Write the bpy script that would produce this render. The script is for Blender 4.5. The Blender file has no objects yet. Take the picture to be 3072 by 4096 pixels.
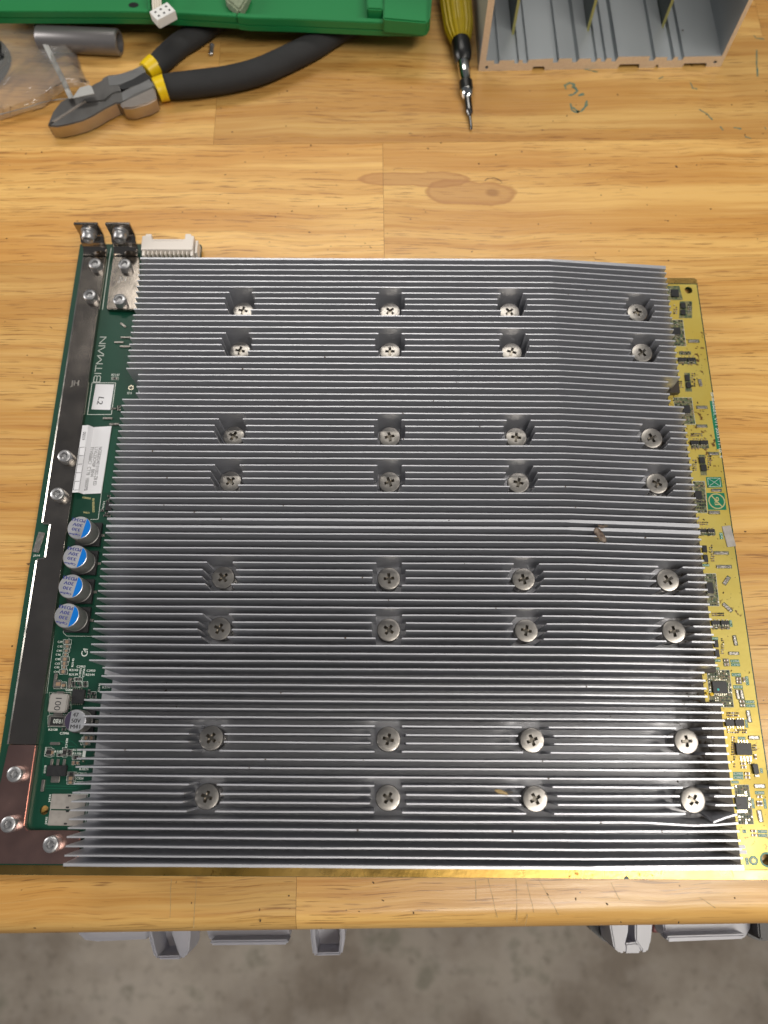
import bpy, bmesh, math, random
from mathutils import Vector, Matrix
from mathutils.geometry import tessellate_polygon
R=math.radians
random.seed(7)
sc=bpy.context.scene
S=0.001                                  # everything below is written in millimetres
# ------------------------------------------------------------------ camera, world, lamps
CAM_M=[[0.99997879,0.00617991,-0.00205537],[-0.00524975,0.95163516,0.30718555],[-0.00385434,0.30716824,-0.95164742]]
FPX=2955.97; CZ=341.0; YN=0.0
cd=bpy.data.cameras.new('camera'); cam=bpy.data.objects.new('camera',cd); sc.collection.objects.link(cam)
cd.sensor_fit='HORIZONTAL'; cd.sensor_width=36; cd.lens=36*FPX/3072
cd.clip_start=0.02; cd.clip_end=20
r_,u_,f_=[Vector(a) for a in CAM_M]
m=Matrix(((r_.x,u_.x,-f_.x,0),(r_.y,u_.y,-f_.y,0),(r_.z,u_.z,-f_.z,CZ*S),(0,0,0,1)))
cam.matrix_world=m
cd.dof.use_dof=True; cd.dof.focus_distance=0.338; cd.dof.aperture_fstop=9.6
sc.camera=cam
w=bpy.data.worlds.new('World'); sc.world=w; w.use_nodes=True
bg=w.node_tree.nodes['Background']; bg.inputs[0].default_value=(0.80,0.83,0.90,1); bg.inputs[1].default_value=0.125
def lamp(name,loc,target,sx,sy,power,col):
    l=bpy.data.lights.new(name,'AREA'); l.shape='RECTANGLE'; l.size=sx; l.size_y=sy; l.energy=power; l.color=col
    o=bpy.data.objects.new(name,l); sc.collection.objects.link(o); o.location=loc
    o.rotation_euler=(Vector(target)-Vector(loc)).to_track_quat('-Z','Y').to_euler()
    return o
lamp('ceiling_tube_lamp',(0.70,-0.34,1.50),(0.60,-0.2,0),1.5,0.20,24,(1.0,0.94,0.85))
lamp('low_side_lamp',(-1.15,0.38,0.50),(0,0.1,0),0.24,0.5,6.0,(1.0,0.96,0.92))
lamp('rear_tube_lamp',(-0.08,1.18,1.50),(-0.08,0.9,0),1.22,0.30,10,(1.0,0.95,0.87))
sc.view_settings.view_transform='Standard'; sc.view_settings.look='None'; sc.view_settings.exposure=0.0
sc.view_settings.gamma=1
ZT=-4.0                                  # table top

def U(x,y,z=0.0):
    """point of the place at height z (mm) seen at photo pixel (x,y)"""
    a,b=(x-1536)/FPX,-(y-2048)/FPX
    d=r_*a+u_*b+f_; t=(z-CZ)/d.z
    return Vector((t*d.x,t*d.y,z))
def ppm(x,y,z=0.0): return 10.0/((U(x+10,y,z)-U(x,y,z)).length)      # pixels per mm there

# ------------------------------------------------------------------ materials
def mat(name,col,rough=.5,metal=0.,coat=0.,spec=.5,bump=0,bscale=400,var=0.,vscale=60,vcol=None,rvar=0,stretch=(1,1,1),trans=0,detail=4):
    m=bpy.data.materials.new(name); m.use_nodes=True; n=m.node_tree.nodes; l=m.node_tree.links
    b=n['Principled BSDF']; b.inputs['Base Color'].default_value=(*col,1); b.inputs['Roughness'].default_value=rough
    b.inputs['Metallic'].default_value=metal; b.inputs['Coat Weight'].default_value=coat; b.inputs['Specular IOR Level'].default_value=spec
    if trans: b.inputs['Transmission Weight'].default_value=trans
    if bump or var or rvar:
        tc=n.new('ShaderNodeTexCoord'); oi=n.new('ShaderNodeObjectInfo'); mp=n.new('ShaderNodeMapping')
        mp.inputs['Scale'].default_value=stretch
        ad=n.new('ShaderNodeVectorMath'); ad.operation='ADD'
        l.new(tc.outputs['Object'],ad.inputs[0]); l.new(oi.outputs['Random'],ad.inputs[1]); l.new(ad.outputs[0],mp.inputs[0])
        if var:
            t=n.new('ShaderNodeTexNoise'); t.inputs['Scale'].default_value=vscale; t.inputs['Detail'].default_value=detail; l.new(mp.outputs[0],t.inputs['Vector'])
            mx=n.new('ShaderNodeMix'); mx.data_type='RGBA'; cr=n.new('ShaderNodeMapRange')
            cr.inputs[1].default_value=.38; cr.inputs[2].default_value=.66; cr.inputs[4].default_value=var
            l.new(t.outputs['Fac'],cr.inputs[0]); l.new(cr.outputs[0],mx.inputs[0])
            mx.inputs[6].default_value=(*col,1); mx.inputs[7].default_value=(*(vcol or [c*.4 for c in col]),1)
            l.new(mx.outputs[2],b.inputs['Base Color'])
        if rvar:
            t=n.new('ShaderNodeTexNoise'); t.inputs['Scale'].default_value=vscale*1.7; t.inputs['Detail'].default_value=5; l.new(mp.outputs[0],t.inputs['Vector'])
            cr=n.new('ShaderNodeMapRange'); cr.inputs[1].default_value=.3; cr.inputs[2].default_value=.7
            cr.inputs[3].default_value=max(.03,rough-rvar); cr.inputs[4].default_value=min(1,rough+rvar)
            l.new(t.outputs['Fac'],cr.inputs[0]); l.new(cr.outputs[0],b.inputs['Roughness'])
        if bump:
            t=n.new('ShaderNodeTexNoise'); t.inputs['Scale'].default_value=bscale; t.inputs['Detail'].default_value=4; l.new(mp.outputs[0],t.inputs['Vector'])
            bp=n.new('ShaderNodeBump'); bp.inputs['Strength'].default_value=bump; bp.inputs['Distance'].default_value=.0003
            l.new(t.outputs['Fac'],bp.inputs['Height']); l.new(bp.outputs[0],b.inputs['Normal'])
    return m
M={}
def alu_mat(name,base,rough,dirt_x0,dirt_x1):
    m=mat(name,base,rough,metal=.74,bump=.06,bscale=900,var=.2,vscale=900,stretch=(.03,1,1),vcol=[c*.8 for c in base],rvar=.05)
    n=m.node_tree.nodes; l=m.node_tree.links; b=n['Principled BSDF']
    src=b.inputs['Base Color'].links[0].from_socket
    g=n.new('ShaderNodeNewGeometry'); sp=n.new('ShaderNodeSeparateXYZ'); l.new(g.outputs['Position'],sp.inputs[0])
    mr=n.new('ShaderNodeMapRange'); mr.inputs[1].default_value=dirt_x0*S; mr.inputs[2].default_value=dirt_x1*S; l.new(sp.outputs[0],mr.inputs[0])
    mz=n.new('ShaderNodeMapRange'); mz.inputs[1].default_value=14*S; mz.inputs[2].default_value=3*S; l.new(sp.outputs[2],mz.inputs[0])
    t=n.new('ShaderNodeTexNoise'); t.inputs['Scale'].default_value=170; t.inputs['Detail'].default_value=8; t.inputs['Roughness'].default_value=.7; l.new(g.outputs['Position'],t.inputs['Vector'])
    a=n.new('ShaderNodeMath'); a.operation='MULTIPLY'; l.new(mr.outputs[0],a.inputs[0]); l.new(mz.outputs[0],a.inputs[1])
    a2=n.new('ShaderNodeMath'); a2.operation='ADD'; l.new(a.outputs[0],a2.inputs[0]); l.new(t.outputs['Fac'],a2.inputs[1])
    th=n.new('ShaderNodeMapRange'); th.inputs[1].default_value=.84; th.inputs[2].default_value=1.22; l.new(a2.outputs[0],th.inputs[0])
    mx=n.new('ShaderNodeMix'); mx.data_type='RGBA'; l.new(th.outputs[0],mx.inputs[0]); l.new(src,mx.inputs[6]); mx.inputs[7].default_value=(.035,.025,.015,1)
    l.new(mx.outputs[2],b.inputs['Base Color'])
    iv=n.new('ShaderNodeMath'); iv.operation='MULTIPLY_ADD'; iv.inputs[1].default_value=-.74; iv.inputs[2].default_value=.74; l.new(th.outputs[0],iv.inputs[0]); l.new(iv.outputs[0],b.inputs['Metallic'])
    return m
M['fin']=alu_mat('fin_aluminium',(.60,.61,.65),.42,118,150)
M['alubase']=alu_mat('heat_sink_base_aluminium',(.50,.50,.52),.5,112,150)
M['cutalu']=mat('sawn_aluminium',(.82,.76,.68),.45,metal=.55,bump=.4,bscale=1500,var=.4,vscale=700,vcol=(.66,.58,.50))
M['extr']=mat('dull_grey_aluminium',(.44,.47,.49),.42,metal=.6,var=.35,vscale=25,stretch=(1,.1,1),vcol=(.30,.33,.35),bump=.1)
M['nickel']=mat('nickel_plate',(.38,.34,.30),.15,metal=1,var=.3,vscale=40,vcol=(.22,.19,.16),rvar=.05,bump=.03,bscale=600)
M['edgenickel']=mat('rolled_nickel_edge',(.62,.59,.53),.2,metal=1,rvar=.06)
M['nickelred']=mat('reddish_nickel_plate',(.60,.37,.32),.22,metal=1,var=.4,vscale=40,vcol=(.50,.29,.24),rvar=.06,bump=.04,bscale=600)  # redder and lighter nickel for the lower busbar piece
M['steel']=mat('bright_steel',(.46,.46,.47),.36,metal=.8,var=.3,vscale=300,rvar=.12,bump=.15,bscale=1500)
M['screw']=mat('worn_screw_steel',(.37,.35,.325),.33,metal=1,var=.25,vscale=900,vcol=(.32,.30,.275),rvar=.05,bump=.03,bscale=1600)
M['recess']=mat('shaded_screw_recess',(.22,.20,.17),.28,metal=1)  # darker than the head: shade painted into the cross slot
M['spring']=mat('spring_wire',(.48,.46,.44),.25,metal=1)
M['pcb']=mat('green_solder_mask',(.0,.048,.026),.38,coat=.0,var=.5,vscale=40,vcol=(.0,.032,.017),bump=.05)
M['patch']=mat('dark_green_mask',(.045,.085,.04),.45,var=1,vscale=700,vcol=(.24,.21,.10))
M['label_green']=mat('label_green_mask',(.0,.17,.085),.35)
def gold_mat(name,c1,c2,metal,rough,dirt):
    m=mat(name,c1,rough,metal=metal,var=.8,vscale=22,vcol=c2,rvar=.1,bump=.15,bscale=500,detail=8)
    n=m.node_tree.nodes; l=m.node_tree.links; b=n['Principled BSDF']; src=b.inputs['Base Color'].links[0].from_socket
    t=n.new('ShaderNodeTexNoise'); t.inputs['Scale'].default_value=420; t.inputs['Detail'].default_value=6
    t2=n.new('ShaderNodeTexNoise'); t2.inputs['Scale'].default_value=35; t2.inputs['Detail'].default_value=3
    g=n.new('ShaderNodeNewGeometry'); l.new(g.outputs['Position'],t.inputs['Vector']); l.new(g.outputs['Position'],t2.inputs['Vector'])
    mu=n.new('ShaderNodeMath'); mu.operation='MULTIPLY'; l.new(t.outputs['Fac'],mu.inputs[0]); l.new(t2.outputs['Fac'],mu.inputs[1])
    th=n.new('ShaderNodeMapRange'); th.inputs[1].default_value=dirt; th.inputs[2].default_value=dirt+.06; l.new(mu.outputs[0],th.inputs[0])
    mx=n.new('ShaderNodeMix'); mx.data_type='RGBA'; l.new(th.outputs[0],mx.inputs[0]); l.new(src,mx.inputs[6]); mx.inputs[7].default_value=(.13,.06,.015,1)
    l.new(mx.outputs[2],b.inputs['Base Color']); return m
M['gold']=gold_mat('yellow_copper_plane',(.55,.44,.10),(.50,.33,.03),.3,.38,.36)
M['edge']=gold_mat('gold_edge_plating',(.50,.32,.10),(.40,.24,.05),1.0,.30,.345)
M['solder']=mat('solder_tin',(.40,.375,.345),.30,metal=.9,bump=.4,bscale=1500,var=.4,vscale=500)
M['shield']=mat('dull_tin_shield',(.42,.39,.36),.5,metal=.6,var=.3,vscale=300)
M['pin']=mat('tinned_pin',(.75,.70,.55),.25,metal=1)
M['chip']=mat('black_epoxy',(.012,.012,.014),.42,var=.4,vscale=500,vcol=(.03,.03,.03))
M['chipcap']=mat('ceramic_brown',(.30,.20,.13),.45,var=.3,vscale=300)
M['chipdark']=mat('resistor_black',(.02,.02,.02),.35)
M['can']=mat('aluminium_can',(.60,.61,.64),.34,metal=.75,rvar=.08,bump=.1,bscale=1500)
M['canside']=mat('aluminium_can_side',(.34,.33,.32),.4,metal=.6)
M['blue']=mat('blue_ink',(.0,.16,.58),.3)
M['navy']=mat('navy_print',(.02,.03,.22),.5)
M['ink']=mat('black_print',(.015,.015,.02),.6)
M['purple']=mat('dark_purple_ink',(.03,.02,.05),.5)
M['silk']=mat('white_silkscreen',(.62,.66,.62),.6)
M['silkgold']=mat('gold_silkscreen',(.45,.40,.18),.6)
M['paper']=mat('white_label_paper',(.76,.76,.79),.4,var=.1,vscale=60)
M['inductor']=mat('grey_inductor',(.30,.285,.27),.55,bump=.2,bscale=1500)
M['conn']=mat('ivory_nylon',(.80,.74,.68),.42)
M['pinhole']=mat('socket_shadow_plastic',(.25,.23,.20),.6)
M['traygreen']=mat('green_plastic',(.012,.20,.055),.38,bump=.08,bscale=700,var=.25,vscale=12,vcol=(.02,.26,.08))
M['black_rubber']=mat('black_foam_grip',(.022,.022,.023),.8,bump=.5,bscale=1200,var=.3,vscale=80)
M['yellowband']=mat('yellow_plastic',(.80,.55,.005),.38)
M['plier']=mat('forged_steel_dark',(.17,.165,.16),.42,metal=.85,var=.4,vscale=120,stretch=(1,.4,1),bump=.2,bscale=900)
M['plierbright']=mat('ground_steel',(.46,.41,.37),.33,metal=1,var=.3,vscale=60,bump=.05,bscale=900)
M['tang']=mat('brushed_dark_steel',(.30,.30,.30),.36,metal=.9,var=.5,vscale=150,vcol=(.20,.20,.20),stretch=(.3,1,1),bump=.1,bscale=900)
M['handle']=mat('yellow_handle',(.50,.36,.005),.38)
M['blackplastic']=mat('black_plastic',(.008,.008,.008),.33)
M['chrome']=mat('chrome',(.7,.7,.68),.1,metal=1)
M['darksteel']=mat('dark_bit_steel',(.14,.14,.14),.25,metal=1)
M['socket']=mat('grey_socket_steel',(.20,.19,.19),.34,metal=.5)
M['cable']=mat('black_cable',(.012,.013,.015),.35)
M['pcbedge']=mat('fibreglass_edge',(.38,.36,.12),.6)
M['pcbface']=mat('dark_green_board',(.008,.03,.02),.35,var=.5,vscale=60)
M['foam']=mat('grey_green_foam',(.28,.33,.22),.9,bump=.8,bscale=900,var=.5,vscale=250)
M['white']=mat('white_plastic',(.80,.80,.78),.45)
M['wire']=mat('cream_wire',(.75,.70,.60),.5)
M['teal']=mat('teal_marker_ink',(.07,.16,.13),.6,var=1,vscale=300,vcol=(.22,.22,.10))
M['debris']=mat('brown_dust_debris',(.07,.045,.025),.9)
M['insect']=mat('dried_insect_wing',(.07,.04,.028),.5,var=.8,vscale=420,vcol=(.30,.24,.19),bump=.6,bscale=1500)
M['husk']=mat('straw_husk',(.42,.30,.14),.6,var=.6,vscale=500)
M['bin']=mat('clear_grey_plastic',(.72,.72,.80),.3,trans=.55)
M['binblack']=mat('black_bin_plastic',(.01,.01,.012),.4)
M['red']=mat('red_plastic',(.16,.02,.02),.5)
M['tealdot']=mat('teal_dot',(.05,.45,.42),.4)
M['dotyellow']=mat('yellow_lacquer_dot',(.85,.55,.02),.3)
M['dotgreen']=mat('green_lacquer_dot',(.0,.35,.16),.3)

def wood_mat():
    m=bpy.data.materials.new('rubberwood_lacquered'); m.use_nodes=True; n=m.node_tree.nodes; l=m.node_tree.links; b=n['Principled BSDF']
    tc=n.new('ShaderNodeTexCoord'); oi=n.new('ShaderNodeObjectInfo'); sc_=n.new('ShaderNodeVectorMath'); sc_.operation='SCALE'; sc_.inputs[3].default_value=1000
    l.new(tc.outputs['Object'],sc_.inputs[0])
    rm=n.new('ShaderNodeMath'); rm.operation='MULTIPLY'; rm.inputs[1].default_value=977; l.new(oi.outputs['Random'],rm.inputs[0])
    ad=n.new('ShaderNodeVectorMath'); ad.operation='ADD'; l.new(sc_.outputs[0],ad.inputs[0]); l.new(rm.outputs[0],ad.inputs[1])
    # gentle warp so that the grain wanders
    wp=n.new('ShaderNodeTexNoise'); wp.inputs['Scale'].default_value=.012; wp.inputs['Detail'].default_value=2; l.new(ad.outputs[0],wp.inputs['Vector'])
    wm=n.new('ShaderNodeVectorMath'); wm.operation='MULTIPLY'; wm.inputs[1].default_value=(0,11,0)
    l.new(wp.outputs['Color'],wm.inputs[0]); a2=n.new('ShaderNodeVectorMath'); a2.operation='ADD'; l.new(ad.outputs[0],a2.inputs[0]); l.new(wm.outputs[0],a2.inputs[1])
    def noise(sx,sy,scale=1,detail=4,rough=.55):
        mp=n.new('ShaderNodeMapping'); mp.inputs['Scale'].default_value=(sx,sy,sy); l.new(a2.outputs[0],mp.inputs[0])
        t=n.new('ShaderNodeTexNoise'); t.inputs['Scale'].default_value=scale; t.inputs['Detail'].default_value=detail; t.inputs['Roughness'].default_value=rough; l.new(mp.outputs[0],t.inputs['Vector']); return t.outputs['Fac']
    def rng(s,a,b_,c=0,d=1):
        q=n.new('ShaderNodeMapRange'); q.inputs[1].default_value=a; q.inputs[2].default_value=b_; q.inputs[3].default_value=c; q.inputs[4].default_value=d; l.new(s,q.inputs[0]); return q.outputs[0]
    def mix(f,ca,cb):
        q=n.new('ShaderNodeMix'); q.data_type='RGBA'; l.new(f,q.inputs[0])
        for k,c in ((6,ca),(7,cb)):
            if isinstance(c,tuple): q.inputs[k].default_value=(*c,1)
            else: l.new(c,q.inputs[k])
        return q.outputs[2]
    band=mix(rng(noise(.004,.065,1,3),.42,.60),(.76,.46,.145),(.59,.30,.075))
    band=mix(rng(noise(.010,.35,1,5,.6),.48,.68,0,.6),band,(.46,.20,.04))
    # annual streaks
    band=mix(rng(noise(.006,1.1,1,3,.6),.50,.75,0,.40),band,(.76,.49,.18))
    # pores: short dark dashes, denser in patches
    d1=rng(noise(.055,1.3,1,2,.5),0.58,.66)
    d2=rng(noise(.006,.05,1,2),.36,.52)
    mu=n.new('ShaderNodeMath'); mu.operation='MULTIPLY'; l.new(d1,mu.inputs[0]); l.new(d2,mu.inputs[1])
    m2=n.new('ShaderNodeMath'); m2.operation='MULTIPLY'; m2.inputs[1].default_value=.64; l.new(mu.outputs[0],m2.inputs[0])
    col=mix(m2.outputs[0],band,(.20,.075,.018))
    # specks
    sp=rng(noise(.35,.35,1,1),.775,.80,0,.85); col=mix(sp,col,(.06,.025,.01))
    # the knot figure (a place on the board)
    g=n.new('ShaderNodeNewGeometry')
    def blob(cx,cy,rx,ry,edge=.22):
        mp=n.new('ShaderNodeMapping'); mp.vector_type='POINT'; mp.inputs['Location'].default_value=(-cx/rx,-cy/ry,0); mp.inputs['Scale'].default_value=(1000/rx,1000/ry,0); l.new(g.outputs['Position'],mp.inputs[0])
        ln=n.new('ShaderNodeVectorMath'); ln.operation='LENGTH'; l.new(mp.outputs[0],ln.inputs[0])
        nn=n.new('ShaderNodeTexNoise'); nn.inputs['Scale'].default_value=45; nn.inputs['Detail'].default_value=3; l.new(g.outputs['Position'],nn.inputs['Vector'])
        s=n.new('ShaderNodeMath'); s.operation='MULTIPLY_ADD'; s.inputs[1].default_value=1.1; s.inputs[2].default_value=-.55; l.new(nn.outputs['Fac'],s.inputs[0])
        s2=n.new('ShaderNodeMath'); s2.operation='ADD'; l.new(ln.outputs['Value'],s2.inputs[0]); l.new(s.outputs[0],s2.inputs[1])
        return rng(s2.outputs[0],1.0,1.0-edge), rng(s2.outputs[0],.93,1.0), s2.outputs[0]
    for cx,cy,rx,ry in ((46,303,26,9),(16,312,34,5.5)):
        k,e_,raw=blob(cx,cy,rx,ry,.12); rg=n.new('ShaderNodeMath'); rg.operation='MULTIPLY'; l.new(k,rg.inputs[0]); l.new(rng(raw,.74,.95,0,.75),rg.inputs[1]); col=mix(rg.outputs[0],col,(.36,.15,.03)); k2=n.new('ShaderNodeMath'); k2.operation='MULTIPLY'; k2.inputs[1].default_value=.55; l.new(k,k2.inputs[0]); col=mix(k2.outputs[0],col,(.42,.19,.06))
    k,_,_=blob(59,303,5,3.2,.5); k2=n.new('ShaderNodeMath'); k2.operation='MULTIPLY'; k2.inputs[1].default_value=.5; l.new(k,k2.inputs[0]); col=mix(k2.outputs[0],col,(.22,.08,.02))
    # stave tone
    hs=n.new('ShaderNodeHueSaturation'); l.new(col,hs.inputs['Color']); l.new(rng(oi.outputs['Random'],0,1,.86,1.10),hs.inputs['Value'])
    l.new(hs.outputs[0],b.inputs['Base Color'])
    l.new(rng(noise(.02,.4,1,4),.3,.7,.26,.42),b.inputs['Roughness'])
    b.inputs['Coat Weight'].default_value=.15; b.inputs['Coat Roughness'].default_value=.14
    bp=n.new('ShaderNodeBump'); bp.inputs['Strength'].default_value=.35; bp.inputs['Distance'].default_value=.0002; l.new(noise(.03,1.4,1,5),bp.inputs['Height']); l.new(bp.outputs[0],b.inputs['Normal'])
    return m
M['wood']=wood_mat()
def floor_mat():
    m=bpy.data.materials.new('concrete'); m.use_nodes=True; n=m.node_tree.nodes; l=m.node_tree.links; b=n['Principled BSDF']
    g=n.new('ShaderNodeTexCoord'); prev=None
    for scale,a,b2,ca,cb in ((7,.35,.65,(.25,.205,.16),(.50,.44,.37)),(22,.5,.7,None,(.42,.37,.32)),(60,.55,.75,None,(.13,.11,.08)),(14,.58,.68,None,(.14,.135,.09))):
        t=n.new('ShaderNodeTexNoise'); t.inputs['Scale'].default_value=scale; t.inputs['Detail'].default_value=6; t.inputs['Roughness'].default_value=.6; l.new(g.outputs['Object'],t.inputs['Vector'])
        r=n.new('ShaderNodeMapRange'); r.inputs[1].default_value=a; r.inputs[2].default_value=b2; r.inputs[4].default_value=1 if ca else .6; l.new(t.outputs['Fac'],r.inputs[0])
        x=n.new('ShaderNodeMix'); x.data_type='RGBA'; l.new(r.outputs[0],x.inputs[0])
        if ca: x.inputs[6].default_value=(*ca,1)
        else: l.new(prev,x.inputs[6])
        x.inputs[7].default_value=(*cb,1); prev=x.outputs[2]
    l.new(prev,b.inputs['Base Color']); b.inputs['Roughness'].default_value=.65
    return m
M['floor']=floor_mat()
def bag_mat(name,white,rough):
    m=bpy.data.materials.new(name); m.use_nodes=True; n=m.node_tree.nodes; l=m.node_tree.links; n.remove(n['Principled BSDF'])
    o=n['Material Output']; t=n.new('ShaderNodeBsdfTransparent'); t.inputs[0].default_value=(.94,.94,.93,1)
    d=n.new('ShaderNodeBsdfDiffuse'); d.inputs[0].default_value=(.62,.62,.60,1); g=n.new('ShaderNodeBsdfGlossy'); g.inputs['Roughness'].default_value=rough
    a=n.new('ShaderNodeMixShader'); a.inputs[0].default_value=white; l.new(t.outputs[0],a.inputs[1]); l.new(d.outputs[0],a.inputs[2])
    f=n.new('ShaderNodeFresnel'); f.inputs[0].default_value=1.5; c=n.new('ShaderNodeMixShader'); l.new(f.outputs[0],c.inputs[0]); l.new(a.outputs[0],c.inputs[1]); l.new(g.outputs[0],c.inputs[2]); l.new(c.outputs[0],o.inputs[0])
    return m
M['bag']=bag_mat('clear_polythene',.20,.12); M['zip']=bag_mat('milky_polythene',.62,.25)

# ------------------------------------------------------------------ object helpers
W={}                                     # object -> its world origin in mm
def mesh(name,verts,faces,mats,smooth=False,mi=None):
    me=bpy.data.meshes.new(name); me.from_pydata([(v[0]*S,v[1]*S,v[2]*S) for v in verts],[],faces)
    for k in (mats if isinstance(mats,(list,tuple)) else [mats]): me.materials.append(M[k])
    if mi:
        for p,i in zip(me.polygons,mi): p.material_index=i
    me.update()
    if smooth:
        for p in me.polygons: p.use_smooth=True
    return me
def link(name,me,parent=None,loc=(0,0,0),rot=(0,0,0),label=None,cat=None,group=None,kind=None):
    """loc is in world mm; parents here are never rotated unless rel=True is used"""
    o=bpy.data.objects.new(name,me); sc.collection.objects.link(o)
    loc=Vector(loc); W[o.name]=loc
    if parent is not None: o.parent=parent; loc=loc-W[parent.name]
    o.location=loc*S; o.rotation_euler=rot
    if label: o['label']=label
    if cat: o['category']=cat
    if group: o['group']=group
    if kind: o['kind']=kind
    return o
def rel(name,me,parent,loc=(0,0,0),rot=(0,0,0),label=None,kind=None):
    return link(name,me,parent,W[parent.name]+Vector(loc),rot,label,None,None,kind)
class MB:
    def __init__(s): s.v=[];s.f=[];s.mi=[]
    def add(s,v,f,mi=0):
        k=len(s.v); s.v+=[tuple(a) for a in v]; s.f+=[[i+k for i in q] for q in f]; s.mi+=[mi]*len(f); return s
    def box(s,c,d,rz=0,mi=0,top=1.0):
        x,y,z=[a/2 for a in d]; cs,sn=math.cos(rz),math.sin(rz); v=[]
        for Z,k in ((-z,1),(z,top)):
            for a,b in ((-x,-y),(x,-y),(x,y),(-x,y)):
                a*=k;b*=k; v.append((c[0]+a*cs-b*sn,c[1]+a*sn+b*cs,c[2]+Z))
        return s.add(v,[(3,2,1,0),(4,5,6,7),(0,1,5,4),(1,2,6,5),(2,3,7,6),(3,0,4,7)],mi)
    def prism(s,pts,z0,z1,holes=(),mi=0,mis=None):
        loops=[list(pts)]+[list(h) for h in holes]
        if sum(a[0]*b[1]-b[0]*a[1] for a,b in zip(loops[0],loops[0][1:]+loops[0][:1]))<0: loops[0].reverse()
        for h in loops[1:]:
            if sum(a[0]*b[1]-b[0]*a[1] for a,b in zip(h,h[1:]+h[:1]))>0: h.reverse()
        flat=[p for q in loops for p in q]; n=len(flat)
        tri=tessellate_polygon([[Vector((p[0],p[1],0)) for p in q] for q in loops])
        top=[];bot=[]
        for t in tri:
            a,b,c=[flat[i] for i in t]
            cr=(b[0]-a[0])*(c[1]-a[1])-(b[1]-a[1])*(c[0]-a[0])
            t=tuple(t) if cr>0 else tuple(reversed(t))
            top.append([i+n for i in t]); bot.append(list(reversed(t)))
        side=[];k=0
        for q in loops:
            m=len(q)
            for i in range(m): j=(i+1)%m; side.append([k+i,k+j,n+k+j,n+k+i])
            k+=m
        v=[(p[0],p[1],z0) for p in flat]+[(p[0],p[1],z1) for p in flat]
        s.add(v,top+bot,mi); k0=len(s.v)-2*n
        s.f+=[[i+k0 for i in q] for q in side]; s.mi+=[mi if mis is None else mis]*len(side)
        return s
    def lathe(s,prof,n=24,c=(0,0,0),mi=0,axis='z',rib=None):
        v=[];f=[]
        for r,z in prof:
            for k in range(n):
                a=2*math.pi*k/n; rr=r*(1 if rib is None else rib(k,z))
                p=(rr*math.cos(a),rr*math.sin(a),z)
                if axis=='x': p=(z,p[0],p[1])
                if axis=='y': p=(p[0],z,p[1])
                v.append((c[0]+p[0],c[1]+p[1],c[2]+p[2]))
        for i in range(len(prof)-1):
            for k in range(n):
                a,b=i*n+k,i*n+(k+1)%n; q=[a,b,b+n,a+n]; f.append(q if axis!='y' else q[::-1])
        f.append(list(range(n))[::-1] if axis!='y' else list(range(n)))
        e=(len(prof)-1)*n; q=list(range(e,e+n)); f.append(q if axis!='y' else q[::-1])
        return s.add(v,f,mi)
    def tube(s,path,r,n=8,mi=0,flat=1.0,caps=True):
        path=[Vector(p) for p in path]; v=[];m=len(path)
        rr=r if isinstance(r,(list,tuple)) else [r]*m
        for i,p in enumerate(path):
            t=(path[min(i+1,m-1)]-path[max(i-1,0)]).normalized()
            a=Vector((0,0,1)) if abs(t.z)<.95 else Vector((0,1,0))
            x=t.cross(a).normalized(); y=x.cross(t)
            for k in range(n):
                q=2*math.pi*k/n; v.append(p+x*(rr[i]*math.cos(q))+y*(rr[i]*flat*math.sin(q)))
        f=[]
        for i in range(m-1):
            for k in range(n): a=i*n+k;b=i*n+(k+1)%n; f.append([a,a+n,b+n,b])
        if caps: f.append(list(range(n))); f.append([(m-1)*n+k for k in range(n)][::-1])
        return s.add(v,f,mi)
    def mesh(s,name,mats,smooth=False): return mesh(name,s.v,s.f,mats,smooth,s.mi)
def sharp(me,deg=35):
    for p in me.polygons: p.use_smooth=True
    bm=bmesh.new(); bm.from_mesh(me)
    for e in bm.edges:
        if len(e.link_faces)==2: e.smooth=e.calc_face_angle(0)<R(deg)
    bm.to_mesh(me); bm.free(); return me
def recalc(me):
    bm=bmesh.new(); bm.from_mesh(me); bmesh.ops.recalc_face_normals(bm,faces=bm.faces); bm.to_mesh(me); bm.free(); return me
def bevel(me,w,seg=2,ang=30):
    bm=bmesh.new(); bm.from_mesh(me); bmesh.ops.remove_doubles(bm,verts=bm.verts,dist=1e-7)
    bmesh.ops.dissolve_limit(bm,angle_limit=R(1),verts=bm.verts,edges=bm.edges)
    es=[e for e in bm.edges if len(e.link_faces)==2 and e.calc_face_angle(0)>R(ang)]
    bmesh.ops.bevel(bm,geom=es,offset=w*S,segments=seg,affect='EDGES',clamp_overlap=True)
    bm.to_mesh(me); bm.free(); return sharp(me,40)
_tc={}
def text_geo(t):
    """flat glyph mesh of a string, centred, height of a capital = 1"""
    if t in _tc: return _tc[t]
    c=bpy.data.curves.new('t','FONT'); c.body=t; c.align_x='CENTER'; c.align_y='CENTER'; c.size=1.4; c.resolution_u=3
    o=bpy.data.objects.new('t',c); sc.collection.objects.link(o); dg=bpy.context.evaluated_depsgraph_get()
    me=bpy.data.meshes.new_from_object(o.evaluated_get(dg)); v=[tuple(q.co) for q in me.vertices]; f=[list(p.vertices) for p in me.polygons]
    bpy.data.objects.remove(o); bpy.data.curves.remove(c); bpy.data.meshes.remove(me)
    _tc[t]=(v,f); return v,f
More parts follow.
